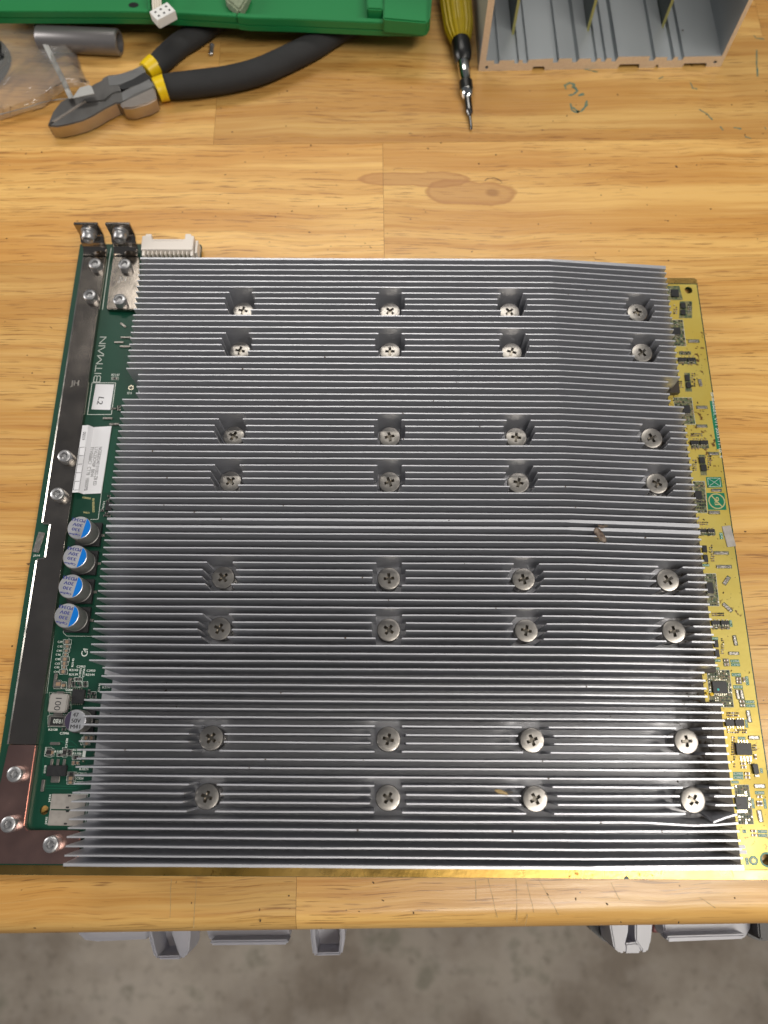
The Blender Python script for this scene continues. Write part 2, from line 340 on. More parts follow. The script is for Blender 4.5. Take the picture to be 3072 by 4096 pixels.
def put_text(mb,t,x,y,z,h,rot=0,length=None,mi=0,bold=0):
    v,f=text_geo(t); xs=[a[0] for a in v]; ys=[a[1] for a in v]; w=max(xs)-min(xs); mx=(max(xs)+min(xs))/2; my=(max(ys)+min(ys))/2
    sx=h if length is None else length/w; cs,sn=math.cos(rot),math.sin(rot); o=[]
    for a in v:
        p=(a[0]-mx)*sx; q=(a[1]-my)*h; o.append((x+p*cs-q*sn,y+p*sn+q*cs,z))
    mb.add(o,f,mi)
    if bold:
        mb.add([(a+bold*cs,b+bold*sn,c+.002) for a,b,c in o],f,mi)
def circle(cx,cy,r,n=20,ph=0): return [(cx+r*math.cos(2*math.pi*k/n+ph),cy+r*math.sin(2*math.pi*k/n+ph)) for k in range(n)]
def ribbon(mb,pts,w,z,mi=0):
    """thin flat line on a surface"""
    pts=[Vector((p[0],p[1],0)) for p in pts]; v=[];n=len(pts)
    for i,p in enumerate(pts):
        t=(pts[min(i+1,n-1)]-pts[max(i-1,0)]).normalized(); s=Vector((-t.y,t.x,0))*(w if not isinstance(w,(list,tuple)) else w[i])/2
        v+=[(p.x+s.x,p.y+s.y,z),(p.x-s.x,p.y-s.y,z)]
    mb.add(v,[[2*i,2*i+1,2*i+3,2*i+2] for i in range(n-1)],mi)

# ------------------------------------------------------------------ setting: floor and workbench
me=MB().add([(-4000,-4000,-900),(4000,-4000,-900),(4000,4000,-900),(-4000,4000,-900)],[(0,1,2,3)]).mesh('concrete_floor','floor')
link('concrete_floor',me,kind='structure')
YAW=math.atan2(6.0,324.0); BO=Vector((0,-71.9,ZT))
bench=link('workbench',None,None,BO,(0,0,YAW),label='lacquered butcher block workbench top of glued amber wood staves with a rounded front edge',cat='workbench')
def stave(y0,y1,x0,x1,front=False,tone=0):
    g=.07; T=34
    if front:
        rad=9; prof=[(y1-g,0)]+[(rad-rad*math.sin(R(a)),-rad+rad*math.cos(R(a))) for a in range(0,91,10)]+[(0,-T+3),(3,-T),(y1-g,-T)]
    else: prof=[(y1-g,0),(y0+g,0),(y0+g,-T),(y1-g,-T)]
    n=len(prof); v=[(x0+g-x0,p[0],p[1]) for p in prof]+[(x1-g-x0,p[0],p[1]) for p in prof]
    f=[[i,(i+1)%n,n+(i+1)%n,n+i] for i in range(n)]+[list(range(n))[::-1],[n+i for i in range(n)]]
    me=recalc(mesh('stave',v,f,'wood')); 
    if front: sharp(me,25)
    return rel('stave',me,bench,(x0,0,0))
rows=[((0,90),[-560,-37,420]),((90,170),[-600,-250,60,330]),((170,250),[-500,-95,270]),((250,330),[-640,-290,120,350]),((330,410),[-480,4,520]),((410,490),[-620,-95,300]),((490,570),[-560,-80,240]),((570,650),[-600,-10,300])]
for (y0,y1),js in rows:
    js=[-700]+js+[700]
    for a,b in zip(js,js[1:]): stave(y0,y1,a,b,front=(y0==0))
# ink and small marks on the wood (real stains)
def wp(x,y,s=1,ox=0,oy=0,z=ZT+.04): return U(ox+x*s,oy+y*s,z)
def stain(name,strokes,w,matn,label=None):
    if len(strokes)>2:
        for st in strokes: stain(name,[st],w,matn,label if st is strokes[0] else None)
        return
    mb=MB()
    for st in strokes:
        pts=[wp(*p) for p in st]
        fine=[]
        for a,b in zip(pts,pts[1:]):
            for k in range(4): fine.append(a.lerp(b,k/4)+Vector((random.uniform(-.15,.15),random.uniform(-.15,.15),0)))
        fine.append(pts[-1]); ribbon(mb,[p-BO for p in [Vector((q.x,q.y,0)) for q in fine]],[w*random.uniform(.5,1.3) for _ in fine],0)
    v=[]
    for a in mb.v: 
        p=Matrix.Rotation(-YAW,3,'Z')@Vector((a[0],a[1],0)); v.append((p.x,p.y,.05))
    return rel(name,mesh(name,v,mb.f,matn),bench,(0,0,0),label=label)
c3=lambda x,y:(1800+x*.7667,y*.7667)
stain('ink_stain',[[c3(605,465),c3(600,445),c3(625,432),c3(650,440),c3(640,460)],[c3(650,455),c3(665,475),c3(645,492),c3(618,498)],[c3(630,540),c3(635,575),c3(655,585),c3(685,580),c3(710,550),c3(715,525)],[c3(640,560),c3(672,585)],[c3(668,500),c3(700,490)]],1.6,'teal',None)
stain('ink_stain',[[c3(1585,185),c3(1600,200),c3(1640,205)],[c3(1255,430),c3(1265,460),c3(1290,465)],[c3(1300,570),c3(1340,595),c3(1370,625)],[c3(1410,660),c3(1425,680)],[c3(1600,260),c3(1600,330),c3(1605,400)],[c3(1640,665),c3(1650,672)],[c3(1480,665),c3(1520,672)],[c3(1540,712),c3(1570,722)],[c3(1090,410),c3(1112,400)],[c3(700,360),c3(770,375)]],.9,'teal',None)
stain('hair',[[(1938,722),(1950,714),(1975,711),(1995,717),(2008,730)]],.4,'ink','short dark curved hair on the knot')
stain('scratch',[[(2108,3528),(2135,3650)],[(2150,3510),(2235,3660)],[(2445,3530),(2480,3600)],[(785,3510),(775,3715)],[(685,3515),(680,3670)],[(2065,3515),(2068,3690)],[(1902,3520),(1905,3610)],[(2110,3655),(2102,3705)],[(2800,3590),(2862,3632)],[(1950,3510),(1990,3670)]],.22,'husk',None)
mb=MB()
for _ in range(46):
    x=random.uniform(0,3072); y=random.choice([random.uniform(330,1000),random.uniform(3530,3690),random.uniform(330,1000)])
    if y>3500 or not(180<x<700): 
        p=U(x,y,ZT+.1); a=random.uniform(0,6); mb.box((p.x,p.y,ZT+.16),(random.uniform(.4,1.1),random.uniform(.25,.6),.25),a)
link('crumbs',mb.mesh('crumbs','debris'),kind='stuff',label='tiny dark crumbs of dirt scattered over the wood')

# ------------------------------------------------------------------ the circuit board
zf,zr,zb,zs=22.306,16.6,3.0,13.8
XL,XR,XK=-126.46,143.25,82.2
PX0,PX1,PY0=-169.35,166.4,-50.5
P=3.312; YR1,YF1=238.125,95.61
SX=[-73.98,1.11,61.98,127.2]
SYR=[YR1-(a-1)*P for a in (8.5,15.5,29.5,36.5)]; SYF=[YF1-(a-1)*P for a in (7.5,14.5,28.5,35.5)]
board=link('mining_circuit_board',None,None,(0,90,ZT),label='large green and gold circuit board covered by two silver finned heat sinks, screwed and dusty',cat='circuit board')
# bare board with holes
hole_l=U(177,3240.7,0); hole_tr=U(2500+843*.3014,1050+368*.3014); hole_br=U(2650+1322*.3163,2850+1862*.3163)
tabR=U(807,979,0)
outl=[(PX0,PY0),(PX1,PY0),(PX1,243.6),(100,243.6),(100,252),(tabR.x,252),(tabR.x,264.0),(PX0,264.0),(PX0,58),(PX0,26),(PX0,PY0)][:-1]
q1=U(240,2100).y; 
outl=[(PX0,PY0),(PX1,PY0),(PX1,242.4),(PX1-1.2,243.6),(100,243.6),(100,252),(tabR.x,252),(tabR.x,263.2),(tabR.x-.8,264.0),(PX0,264.0)]
me=MB().prism(outl,-1.6,0,[circle(hole_l.x,hole_l.y,1.9),circle(hole_tr.x,hole_tr.y,2.1),circle(hole_br.x,hole_br.y,2.2)]).mesh('bare_board','pcb')
bare=link('bare_board',me,board,(0,0,0))
me=MB().prism([(-140,-30),(135,-30),(135,228),(-140,228)],ZT,-1.61).mesh('underside_plate','alubase'); link('underside_plate',me,board,(0,0,0))
# yellow plane, plated edges
sE=U(2979,3481).y
me=MB().prism([(126,sE+.3),(PX1-.55,sE+.3),(PX1-.55,239.6),(126,239.6)],.01,.06,[circle(hole_tr.x,hole_tr.y,2.1),circle(hole_br.x,hole_br.y,3.0)]).mesh('copper_plane','gold'); link('copper_plane',me,board,label='yellow plane down the right side')
sc_=1
nx=U(1536+1047*.9259,3400+122*.9259); 
me=MB().prism([(PX0+.2,PY0+.15),(nx.x-1.1,PY0+.15),(nx.x-.8,PY0+.9),(nx.x,PY0+1.3),(nx.x+.8,PY0+.9),(nx.x+1.1,PY0+.15),(PX1-.1,PY0+.15),(PX1-.1,sE),(PX0+.2,sE)],.01,.09).mesh('edge_plating','edge'); link('edge_plating',me,board)
me=MB().prism([(120,240.1),(PX1-.1,240.1),(PX1-.1,242.2),(PX1-1.2,243.4),(120,243.4)],.01,.09).mesh('edge_plating','edge'); link('edge_plating',me,board)

# heat sinks -------------------------------------------------------
def ztop(x): return zf if x<=XK else zf+(zr-zf)*(x-XK)/(XR-XK)
def finmesh(x0,x1,cuts,outer=False,bend=None,seed=0):
    tb,tt=(2.6,1.05) if outer else (1.15,.58)
    rnd=random.Random(seed); segs=[];a=x0
    for c0,c1 in cuts:
        segs.append((a,c0)); a=c1
    segs.append((a,x1)); mb=MB()
    for si,(a,b) in enumerate(segs):
        n=max(2,int((b-a)/9)); xs=sorted(set([a+(b-a)*i/n for i in range(n+1)]+([XK-1.2,XK+1.2] if a<XK-2 and b>XK+2 else [])))
        v=[];f=[]
        for x in xs:
            zt=ztop(x) if abs(x-XK)>1.3 else zf+(-.02 if x<XK else -.11)
            t=tb+(tt-tb)*(zt-zb)/(zf-zb)
            if outer and x>XK+1: t=tb+(tt-tb)*(zt-zb)/(zf-zb)+.35
            wv=.05*math.sin(x*.045+seed)+.025*math.sin(x*.13+seed*2.1)+rnd.uniform(-.015,.015); dy=0
            if bend and si==bend[0]: dy=bend[1](x,a,b)
            v+=[(x,-tb/2,zb),(x,tb/2,zb),(x,-t/2+wv+dy,zt),(x,t/2+wv+dy,zt)]
        m=len(xs)
        for i in range(m-1):
            k=4*i; f+=[(k+2,k+6,k+7,k+3),(k,k+4,k+6,k+2),(k+3,k+7,k+5,k+1)]
        f+=[(0,2,3,1),(4*(m-1),4*(m-1)+1,4*(m-1)+3,4*(m-1)+2)]
        mb.add(v,f)
    return mb.mesh('fin','fin')
_fm={}
def cuts_for(off):
    r=7.55
    if off is None: return []
    h=math.sqrt(r*r-off*off); return [(s-h,s+h) for s in SX]
def make_sink(Y1,sign,sysc,name,lab):
    rows=sorted(sysc,reverse=True)
    yb0,yb1=Y1+1.5,Y1-42*P-1.5
    nt=U(250+530*.3617,2500+650*.3617,zb)
    hs=link('heat_sink',None,board,(0,(yb0+yb1)/2,zb),label=lab)
    holes=[circle(x,y,3.2,16) for x in SX for y in rows]
    # short fins: 21..24 counted from the outer-rear for the rear one, mirrored in front
    sh=(20,23) if sign>0 else (19,22)
    ya,yb_=Y1-sh[0]*P+1.2,Y1-sh[1]*P-1.2
    ol=[(XL,yb0),(XL,ya-2),(XL+4,ya-3),(XL+4,yb_+3),(XL,yb_+2),(XL,yb1),(XR+5,yb1),(XR+5,yb_),(XR-1.5,yb_-.5),(XR-1.5,ya),(XR+5,ya+.5),(XR+5,yb0)]
    bme=MB().prism(ol,.15,zb+.02,holes).mesh('sink_base','alubase')
    link('sink_base',bme,hs,(0,0,0))
    # shallow extrusion ribs on the floor between fins
    mb=MB()
    for k in range(42):
        y=Y1-(k+.5)*P
        for d in (-.55,.45):
            a=XL+5
            for s in SX:
                if min(abs(y-q) for q in rows)<8: mb.box(((a+s-8)/2,y+d,zb+.07),(s-8-a,.28,.14)); a=s+8
            mb.box(((a+XR-2)/2,y+d,zb+.07),(XR-2-a,.28,.14))
    link('extrusion_line',mb.mesh('extrusion_line','alubase'),hs,(0,0,0),kind='stuff')
    for k in range(43):
        y=Y1-k*P; off=None
        for q in rows:
            if abs(y-q)<7.3: off=round(y-q,2)
        outer=k in (0,42); short=sh[0]<=k<=sh[1]
        key=(off,outer,short,sign if off is not None or short else 0,k%4)
        bend=None
        if sign<0 and k==36: key=('b36',); bend=(4,lambda x,a,b:-3.0*(1-(x-a)/(b-a))**1.2-.2)
        if sign<0 and k==37: key=('b37',); bend=(0,lambda x,a,b:-1.25*math.exp(-((x-126)/15)**2))
        if sign>0 and k==23: pass
        if key not in _fm:
            x1=XR-6.3 if short else XR
            x0=XL+6.1 if short else XL
            _fm[key]=finmesh(x0,x1,cuts_for(off),outer,bend,seed=len(_fm)*1.7)
        o=link('fin',_fm[key],hs,(0,y+random.uniform(-.07,.07),0),(0,0,R(random.uniform(-.03,.03))))
make_sink(YR1,1,SYR,'r','rear finned heat sink')
make_sink(YF1,-1,SYF,'f','front finned heat sink')

# screws with springs ---------------------------------------------
def phillips():
    head=MB().lathe([(.01,-1.6),(5.0,-1.6),(5.2,-1.4),(5.2,-.55),(4.95,-.2),(4.3,-.06),(2.5,0),(.01,0)],40).mesh('screw',['screw','recess'])
    o=bpy.data.objects.new('h',head); sc.collection.objects.link(o)
    def plus(l,w): return [(w,-l),(w,-w),(l,-w),(l,w),(w,w),(w,l),(-w,l),(-w,w),(-l,w),(-l,-w),(-w,-w),(-w,-l)]
    v=[(x,y,-1.25) for x,y in plus(1.3,.5)]+[(x,y,.4) for x,y in plus(2.75,.72)]
    cr=MB().add(v,[[i,(i+1)%12,12+(i+1)%12,12+i] for i in range(12)]+[list(range(12))[::-1],list(range(12,24))],1)
    c=bpy.data.objects.new('c',cr.mesh('c',['screw','recess'])); sc.collection.objects.link(c)
    md=o.modifiers.new('b','BOOLEAN'); md.operation='DIFFERENCE'; md.object=c; md.solver='EXACT'; pass
    me=bpy.data.meshes.new_from_object(o.evaluated_get(bpy.context.evaluated_depsgraph_get()))
    bpy.data.objects.remove(o); bpy.data.objects.remove(c); me.name='screw'
    return sharp(me,32)
scr=phillips()
shank=MB().lathe([(2.1,-zs+zb-2),(2.1,-1.6)],16).mesh('shank','steel')
turns=5.5; L=zs-1.7-zb
coil=[(4.25*math.cos(a),4.25*math.sin(a),-1.75-L+.4+(L-.6)*a/(2*math.pi*turns)) for a in [2*math.pi*turns*i/130 for i in range(131)]]
spr=MB().tube(coil,.42,6).mesh('spring','spring',True)
nut=MB().lathe([(5.0,-zs+zb+.05),(5.0,-zs+zb+.8),(2.2,-zs+zb+.8)],20).mesh('washer','steel')
for rows_,tilt in ((SYR,0),(SYF,0)):
    for y in rows_:
        for x in SX:
            s=link('screw',scr,board,(x,y,zs),(R(random.uniform(-1.5,1.5)),R(random.uniform(-1.5,1.5)),random.uniform(0,3)))
            rel('shank',shank,s); rel('spring',spr,s,rot=(0,0,random.uniform(0,6))); rel('washer',nut,s)

# busbars -----------------------------------------------------------
zbar=3.0
def Pz(x,y,z=zbar): q=U(x,y,z); return (q.x,q.y)
c5=lambda x,y:(100+x*.3617,1500+y*.3617)
c6=lambda x,y:(100+x*.3014,2000+y*.3014)
c7=lambda x,y:(x*.3617,2500+y*.3617)
c8=lambda x,y:(x*.3617,2900+y*.3617)
c4=lambda x,y:(200+x*.4822,800+y*.4822)
c10=lambda x,y:(240+x*.1929,860+y*.1929)
c11=lambda x,y:(540+x*.1929,900+y*.1929)
def Q(f,x,y,z=0.0): return U(*f(x,y),z)
xr,xl,xn=-152.8,-164.7,-160.9
low_y=1.6
barpts=[(xl,253.4),(xl,103.4),(xl+.5,102.9),(xn-.9,102.9),(xn,102.1),(xn,85.9),(xn-.9,84.9),(xl+.4,84.5),(xl,83.9),(xl,low_y),(xr,low_y),(xr,253.4)]
bus=link('busbar',bevel(MB().prism(barpts,.1,zbar).mesh('busbar','nickel'),.12,1),board,label='long nickel busbar down the left edge')
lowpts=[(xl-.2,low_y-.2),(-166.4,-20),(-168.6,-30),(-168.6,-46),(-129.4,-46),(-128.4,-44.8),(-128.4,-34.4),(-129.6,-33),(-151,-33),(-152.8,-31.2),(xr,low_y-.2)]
lowb=link('busbar',bevel(MB().prism(lowpts,.1,zbar-.25).mesh('busbar','nickelred'),.35,2),board,label='reddish foot of the busbar')
bar2=[Pz(*c10(1100,860)),Pz(*c10(1630,860)),(Pz(*c10(1630,1960))[0]+1,Pz(*c10(1500,1955))[1]),Pz(*c10(990,1955)),Pz(*c10(965,1930))]
mb=MB(); left=[p for p in barpts[:10]]; e=.85
for i,(p,q) in enumerate(zip(left,left[1:])):
    def o_(k):
        d=Vector((0,0))
        for a_,b_ in ((left[max(k-1,0)],left[k]),(left[k],left[min(k+1,len(left)-1)])):
            if a_!=b_: t=(Vector(b_)-Vector(a_)).normalized(); d+=Vector((t.y,-t.x))
        d.normalize(); return -d*-1
    a_=Vector(p)+o_(i)*e; b_=Vector(q)+o_(i+1)*e
    mb.add([(p[0],p[1],zbar-.06),(q[0],q[1],zbar-.06),(b_.x,b_.y,zbar-.36),(a_.x,a_.y,zbar-.36),(p[0],p[1],.12),(q[0],q[1],.12),(b_.x,b_.y,.12),(a_.x,a_.y,.12)],[(0,3,2,1),(3,7,6,2),(4,5,6,7),(0,4,7,3),(1,2,6,5)])
link('rolled_edge',recalc(mb.mesh('rolled_edge','edgenickel')),bus)
bus2=link('busbar',bevel(MB().prism(bar2,.1,zbar).mesh('busbar','nickel'),.35,2),board,label='short nickel busbar beside the fins')
def tab(parent,xa,xb,yb):
    """S bend and upright tab at the far end of a busbar"""
    prof=[(yb-.5,zbar),(yb+2.2,zbar),(yb+3.6,zbar+.7),(yb+4.4,zbar+2.2),(yb+4.8,zbar+4.0),(yb+5.6,zbar+5.0),(yb+6.6,zbar+5.6),(yb+7.3,zbar+6.6),(yb+7.5,zbar+8),(yb+7.5,zbar+15.2)]
    t=1.7; off=[]
    for i,p in enumerate(prof):
        a=prof[max(0,i-1)]; b=prof[min(len(prof)-1,i+1)]; d=Vector((b[0]-a[0],b[1]-a[1])).normalized(); off.append((p[0]+d.y*t,p[1]-d.x*t))
    n=len(prof); v=[];f=[]
    for x in (xa,xb):
        v+=[(x,*p) for p in prof]+[(x,*p) for p in off]
    m=2*n
    for i in range(n-1):
        f+=[(i,i+1,m+i+1,m+i),(n+i+1,n+i,m+n+i,m+n+i+1),(i,n+i,n+i+1,i+1),(m+i+1,m+n+i+1,m+n+i,m+i)]
    f+=[(0,m,m+n,n),(n-1,n-1+n,m+n+n-1,m+n-1)]
    me=recalc(mesh('tab',v,f,'nickel')); bevel(me,.3,2,50)
    link('tab',me,parent)
    # nut and flanged screw facing the viewer
    cx=(xa+xb)/2; cz=zbar+9.6; cy=yb+7.5
    mb=MB().lathe([(.1,-4.4),(1.3,-4.4),(1.5,-5.2),(2.6,-5.6),(3.3,-4.8),(3.5,-2.0),(4.1,-1.6),(4.2,-.2),(4.2,-.05)][::-1],24,(cx,cy,cz),axis='y')
    me=recalc(mb.mesh('tab_screw','steel')); sharp(me,40); link('tab_screw',me,parent)
p1=Q(c10,470,820,zbar);p2=Q(c10,955,820,zbar); tab(bus,p1.x,p2.x,p1.y-.3)
p1=Q(c10,1105,820,zbar);p2=Q(c10,1600,820,zbar); tab(bus2,p1.x,p2.x,p1.y-.3)
bolt=MB().lathe([(3.35,-4.2),(3.35,-.9),(3.1,-.3),(2.55,0),(1.75,0),(1.6,-.25),(1.55,-1.5),(.9,-1.6),(.8,-1.1),(.01,-1.1)],32)
bolt=recalc(bolt.mesh('busbar_bolt','steel')); sharp(bolt,32)
for par,pts in ((bus,[c10(715,990),c10(605,1640),c5(430,890),c5(350,1310)]),(bus2,[c10(1330,1000),c10(1225,1735)]),(lowb,[c8(150,545),c8(82,1100),c8(553,1325)])):
    for p in pts:
        q=U(*p,7.0); link('busbar_bolt',bolt,par,q,(0,0,random.uniform(0,3)))
# stamped letters on the busbars
for par,f,x,y in ((bus,c4,203,1525),(bus2,c4,597,660)):
    q=Q(f,x,y,zbar); mb=MB(); put_text(mb,'JH',q.x,q.y,zbar+.03,3.0,0,mi=0,bold=.25); link('stamped_letters',mb.mesh('stamped_letters','solder'),par)

# capacitors ----------------------------------------------------------
def capacitor(f,x,y,rad,h,kind,lab):
    top=Q(f,x,y,h); c=link('capacitor',None,board,(top.x,top.y,0),label=lab)
    b=rad*2+.4; ch=1.2
    base=[(-b/2+ch,-b/2),(b/2,-b/2),(b/2,b/2),(-b/2+ch,b/2),(-b/2,b/2-ch),(-b/2,-b/2+ch)]
    rel('base',MB().prism(base,.1,1.9).mesh('base','chip'),c)
    can=MB().lathe([(rad-.5,1.9),(rad-.15,2.2),(rad-.15,2.9),(rad-.6,3.2),(rad-.1,3.6),(rad,4.2),(rad,h-.8),(rad-.15,h-.35),(rad-.5,h-.08),(rad-.9,h)],40)
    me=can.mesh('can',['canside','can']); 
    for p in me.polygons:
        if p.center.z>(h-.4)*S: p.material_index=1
    rel('can',sharp(me,30),c)
    rr=rad-.35
    rel('can_top',MB().lathe([(rr,h-.1),(rr,h+.02)],40).mesh('can_top','can'),c)
    # coloured segment
    if kind=='blue':
        a0=R(64); pts=[(rr*math.cos(a),rr*math.sin(a)) for a in [-a0+2*a0*i/14 for i in range(15)]]
        tx=-1.0*rad*.2; rot=R(-6)
    else:
        a0=R(62); pts=[(-rr*math.cos(a),rr*math.sin(a)) for a in [-a0+2*a0*i/14 for i in range(15)]]
        rot=0
    rz=R(-10) if kind=='blue' else R(-2)
    rel('colour_segment',MB().prism(pts,h+.02,h+.05).mesh('colour_segment','blue' if kind=='blue' else 'purple'),c,rot=(0,0,rz))
    mb=MB()
    if kind=='blue':
        for i,(t,hh,wd) in enumerate((('CapXon',.95,5.2),('330',1.45,4.0),('30V',1.5,4.6),('PD343',1.5,6.4))):
            put_text(mb,t,-1.0+(-.1 if i in(0,) else 0)+(0 if i!=3 else -.2),-rad*.62+i*rad*.41,h+.06,hh,math.pi,wd*rad/5.7,bold=.13)
    else:
        for i,(t,wd) in enumerate((('47',2.4),('50V',4.0),('M41',4.2))):
            put_text(mb,t,.45+(0 if i else -.4),rad*.52-i*rad*.52,h+.06,1.7,0,wd*rad/4.8,bold=.12)
    rel('print',mb.mesh('print','navy' if kind=='blue' else 'ink'),c,rot=(0,0,rz if kind=='blue' else 0))
    l=MB(); l.box((b/2+.6,0,.3),(1.6,1.2,.3)); l.box((-b/2-.6,0,.3),(1.6,1.2,.3)); rel('terminal',l.mesh('terminal','solder'),c)
for i,(x,y) in enumerate(((718,366),(661,752),(603,1143),(550,1532))):
    capacitor(c6,x,y,5.6,13.2,'blue','silver and blue 330 capacitor, '+('farthest','second farthest','third','nearest')[i]+' of the row of four')
capacitor(c7,828,1058,4.75,10.6,'dark','small capacitor with dark segment marked 47 50V M41')

# generic small parts -----------------------------------------------
def body(name,f,x,y,w,h,z0,z1,m,rot=0,par=None,bev=0,lab=None):
    k=ppm(*f(x,y))/SCL[f]; q=Q(f,x,y,z1)
    me=MB().box((0,0,(z0+z1)/2),(w/k,h/k,z1-z0),0).mesh(name,m)
    if bev: bevel(me,bev,2)
    return link(name,me,par or board,(q.x,q.y,0),(0,0,R(rot)),label=lab)
c9=lambda x,y:(2500+x*.3014,1050+y*.3014)
c12=lambda x,y:(2600+x*.3164,1650+y*.3164)
c13=lambda x,y:(2650+x*.2712,2300+y*.2712)
c14=lambda x,y:(2650+x*.3163,2850+y*.3163)
SCL={c4:.4822,c5:.3617,c6:.3014,c7:.3617,c8:.3617,c9:.3014,c12:.3164,c13:.2712,c14:.3163,c10:.1929}
def mm(f,x,y,w): return w*SCL[f]/ppm(*f(x,y))
_cap={}
def chipcap(f,x,y,w,h,kind='chipcap',rot=0,z=.07):
    """ceramic block with two tinned ends; long axis = w"""
    W_,H_=mm(f,x,y,w),mm(f,x,y,h); W_,H_=round(W_*2)/2 or .5,round(H_*2)/2 or .5
    key=(W_,H_,kind)
    if key not in _cap:
        mb=MB(); t=min(W_,H_)*.55; lx=W_>=H_
        e=.24*max(W_,H_)
        if lx:
            mb.box((0,0,t/2),(W_-2*e,H_*.98,t*.96),mi=0); mb.box((-W_/2+e/2,0,t/2),(e,H_,t),mi=1); mb.box((W_/2-e/2,0,t/2),(e,H_,t),mi=1)
        else:
            mb.box((0,0,t/2),(W_*.98,H_-2*e,t*.96),mi=0); mb.box((0,-H_/2+e/2,t/2),(W_,e,t),mi=1); mb.box((0,H_/2-e/2,t/2),(W_,e,t),mi=1)
        _cap[key]=mb.mesh('chip_capacitor',[kind,'solder'])
    q=Q(f,x,y,z+.3); return link('chip_capacitor' if kind=='chipcap' else 'chip_resistor',_cap[key],board,(q.x,q.y,z),(0,0,R(rot)))
silk=MB(); silk_gold=MB(); patches=MB(); labels=MB()
def silkrect(f,x0,y0,x1,y1,w=.16,z=.02):
    a,b,c,d=[Q(f,*p) for p in ((x0,y0),(x1,y0),(x1,y1),(x0,y1))]
    for p,q in ((a,b),(b,c),(c,d),(d,a)): ribbon(silk,[p,q],w,z)
def txt(f,s,x,y,h,length=None,rot=0,z=.03,mbx=None):
    q=Q(f,x,y); put_text(mbx or silk,s,q.x,q.y,z,mm(f,x,y,h),R(rot),None if length is None else mm(f,x,y,length),bold=.09)

# left column of capacitors
for t,x,y,w,h in (('C39',745,187,60,40),('C42',745,237,50,30),('C44',735,285,50,28),('C46',725,328,40,22),('C40',720,378,62,42),('C43',715,428,52,32),('C45',710,468,38,22),('C41',703,518,60,42)):
    chipcap(c7,x,y,w,h); silkrect(c7,x-w*.75,y-h*.62,x+w*.75,y+h*.62); txt(c7,t,x-82,y,23,52)
for x,y,w,h in ((650,655,55,70),(705,668,35,55),(805,598,26,26),(850,600,34,26),(885,600,30,26),(815,640,40,22),(815,672,40,22),(870,645,30,26),(890,668,30,26),(945,638,40,22),(942,672,40,22),(985,738,26,50),(1030,757,44,26),(985,792,40,26),(1042,795,34,24),(708,1155,46,26),(760,905,30,50)):
    chipcap(c7,x,y,w,h,'chipcap' if w*h>1500 else 'chipdark')
for x,y,w,h in ((638,658,82,95),(705,668,60,75),(868,600,90,36),(845,655,110,62),(942,655,60,60),(1030,775,70,75)): silkrect(c7,x-w/2,y-h/2,x+w/2,y+h/2)
for x,y,w,h in ((608,612,36,155),(765,640,34,115)): body('jumper_bar',c7,x,y,w,h,.05,1.2,'solder',bev=.25)
body('jumper_bar',c8,605,205,112,32,.05,.9,'solder',bev=.25); body('jumper_bar',c8,470,670,36,125,.05,.9,'solder',bev=.2)
for x,y,w,h,r in ((605,1035,60,16,-40),(630,1138,90,14,0),(570,1178,75,16,0),(620,1213,85,16,0)): body('jumper_bar',c4,x,y,w,h,.05,.8,'solder',rot=r,bev=.15)
for x,y,w,h in ((912,477,105,26),(985,541,110,24)): body('jumper_bar',c5,x,y,w,h,.05,.8,'solder',bev=.15)
for s,x,y,h,l,r in (('R2145',805,417,22,92,90),('C2953',895,460,24,95,0),('R2143',815,498,24,95,0),('C2955',888,527,22,92,90),('C2956',925,530,22,92,90),('C2950',1005,505,24,95,0),('R2139',812,547,24,95,0),('R2144',997,549,24,95,0),('U206',766,716,24,75,0),('R2138',585,1157,24,98,0),('C2946',712,1197,26,98,0),('C1438',737,1305,24,95,90),('R2146',1097,692,22,92,90),('R214',1172,690,24,80,0),('C2951',905,1285,22,85,90)): txt(c7,s,x,y,h,l,r)
for s,x,y,h,l,r in (('R1107',855,277,24,95,0),('R1106',852,315,24,97,0),('R1105',650,293,24,92,0),('C2587',505,298,22,95,90),('U118',497,490,22,80,90),('R1824',928,488,26,98,0),('C2613',905,538,24,98,0),('C924',883,591,25,76,0),('C2569',870,634,22,95,0),('J434',553,812,22,78,90),('J435',515,1060,22,78,90)): txt(c8,s,x,y,h,l,r)
txt(c7,'C',935,318,72,62,95); txt(c7,'A',940,275,50,45,60)
txt(c7,'J214',0,0,1,1) if False else None
txt(c6,'J214',152,741,26,85,0)
# inductor, sense resistor, chips
ind=body('inductor',c7,640,862,205,200,.4,3.2,'inductor',rot=-2,bev=.5); 
q=Q(c7,640,875,3.2); mb=MB(); put_text(mb,'100',q.x,q.y,3.23,2.8,R(-90),5.4); link('print',mb.mesh('print','ink'),ind)
body('terminal',c7,665,750,75,30,.05,.9,'solder'); body('terminal',c7,640,985,95,34,.05,.9,'solder')
rs=body('shunt_resistor',c7,628,1064,185,108,.1,.9,'solder',rot=-1); body('resistor_body',c7,628,1064,140,88,.2,1.0,'chipdark',rot=-1)
q=Q(c7,640,1064,1.05); mb=MB(); put_text(mb,'1R80',q.x,q.y,1.06,1.9,R(180),4.1); link('print',mb.mesh('print','silk'),rs); silkrect(c7,530,1003,725,1125)
body('chip',c7,862,790,140,150,.1,1.3,'chip',bev=.15)
pins=MB()
for i in range(5):
    for s in (-1,1):
        q=Q(c7,862+s*78,740+i*24); pins.box((q.x,q.y,.25),(.9,.35,.3)); q=Q(c7,812+i*24,790+s*84); pins.box((q.x,q.y,.25),(.35,.9,.3))
link('chip_pins',pins.mesh('chip_pins','pin'),board,kind='stuff')
silkrect(c7,545,745,785,990,.12)
reg=body('regulator',c8,622,507,215,112,.3,2.0,'chip',bev=.2)
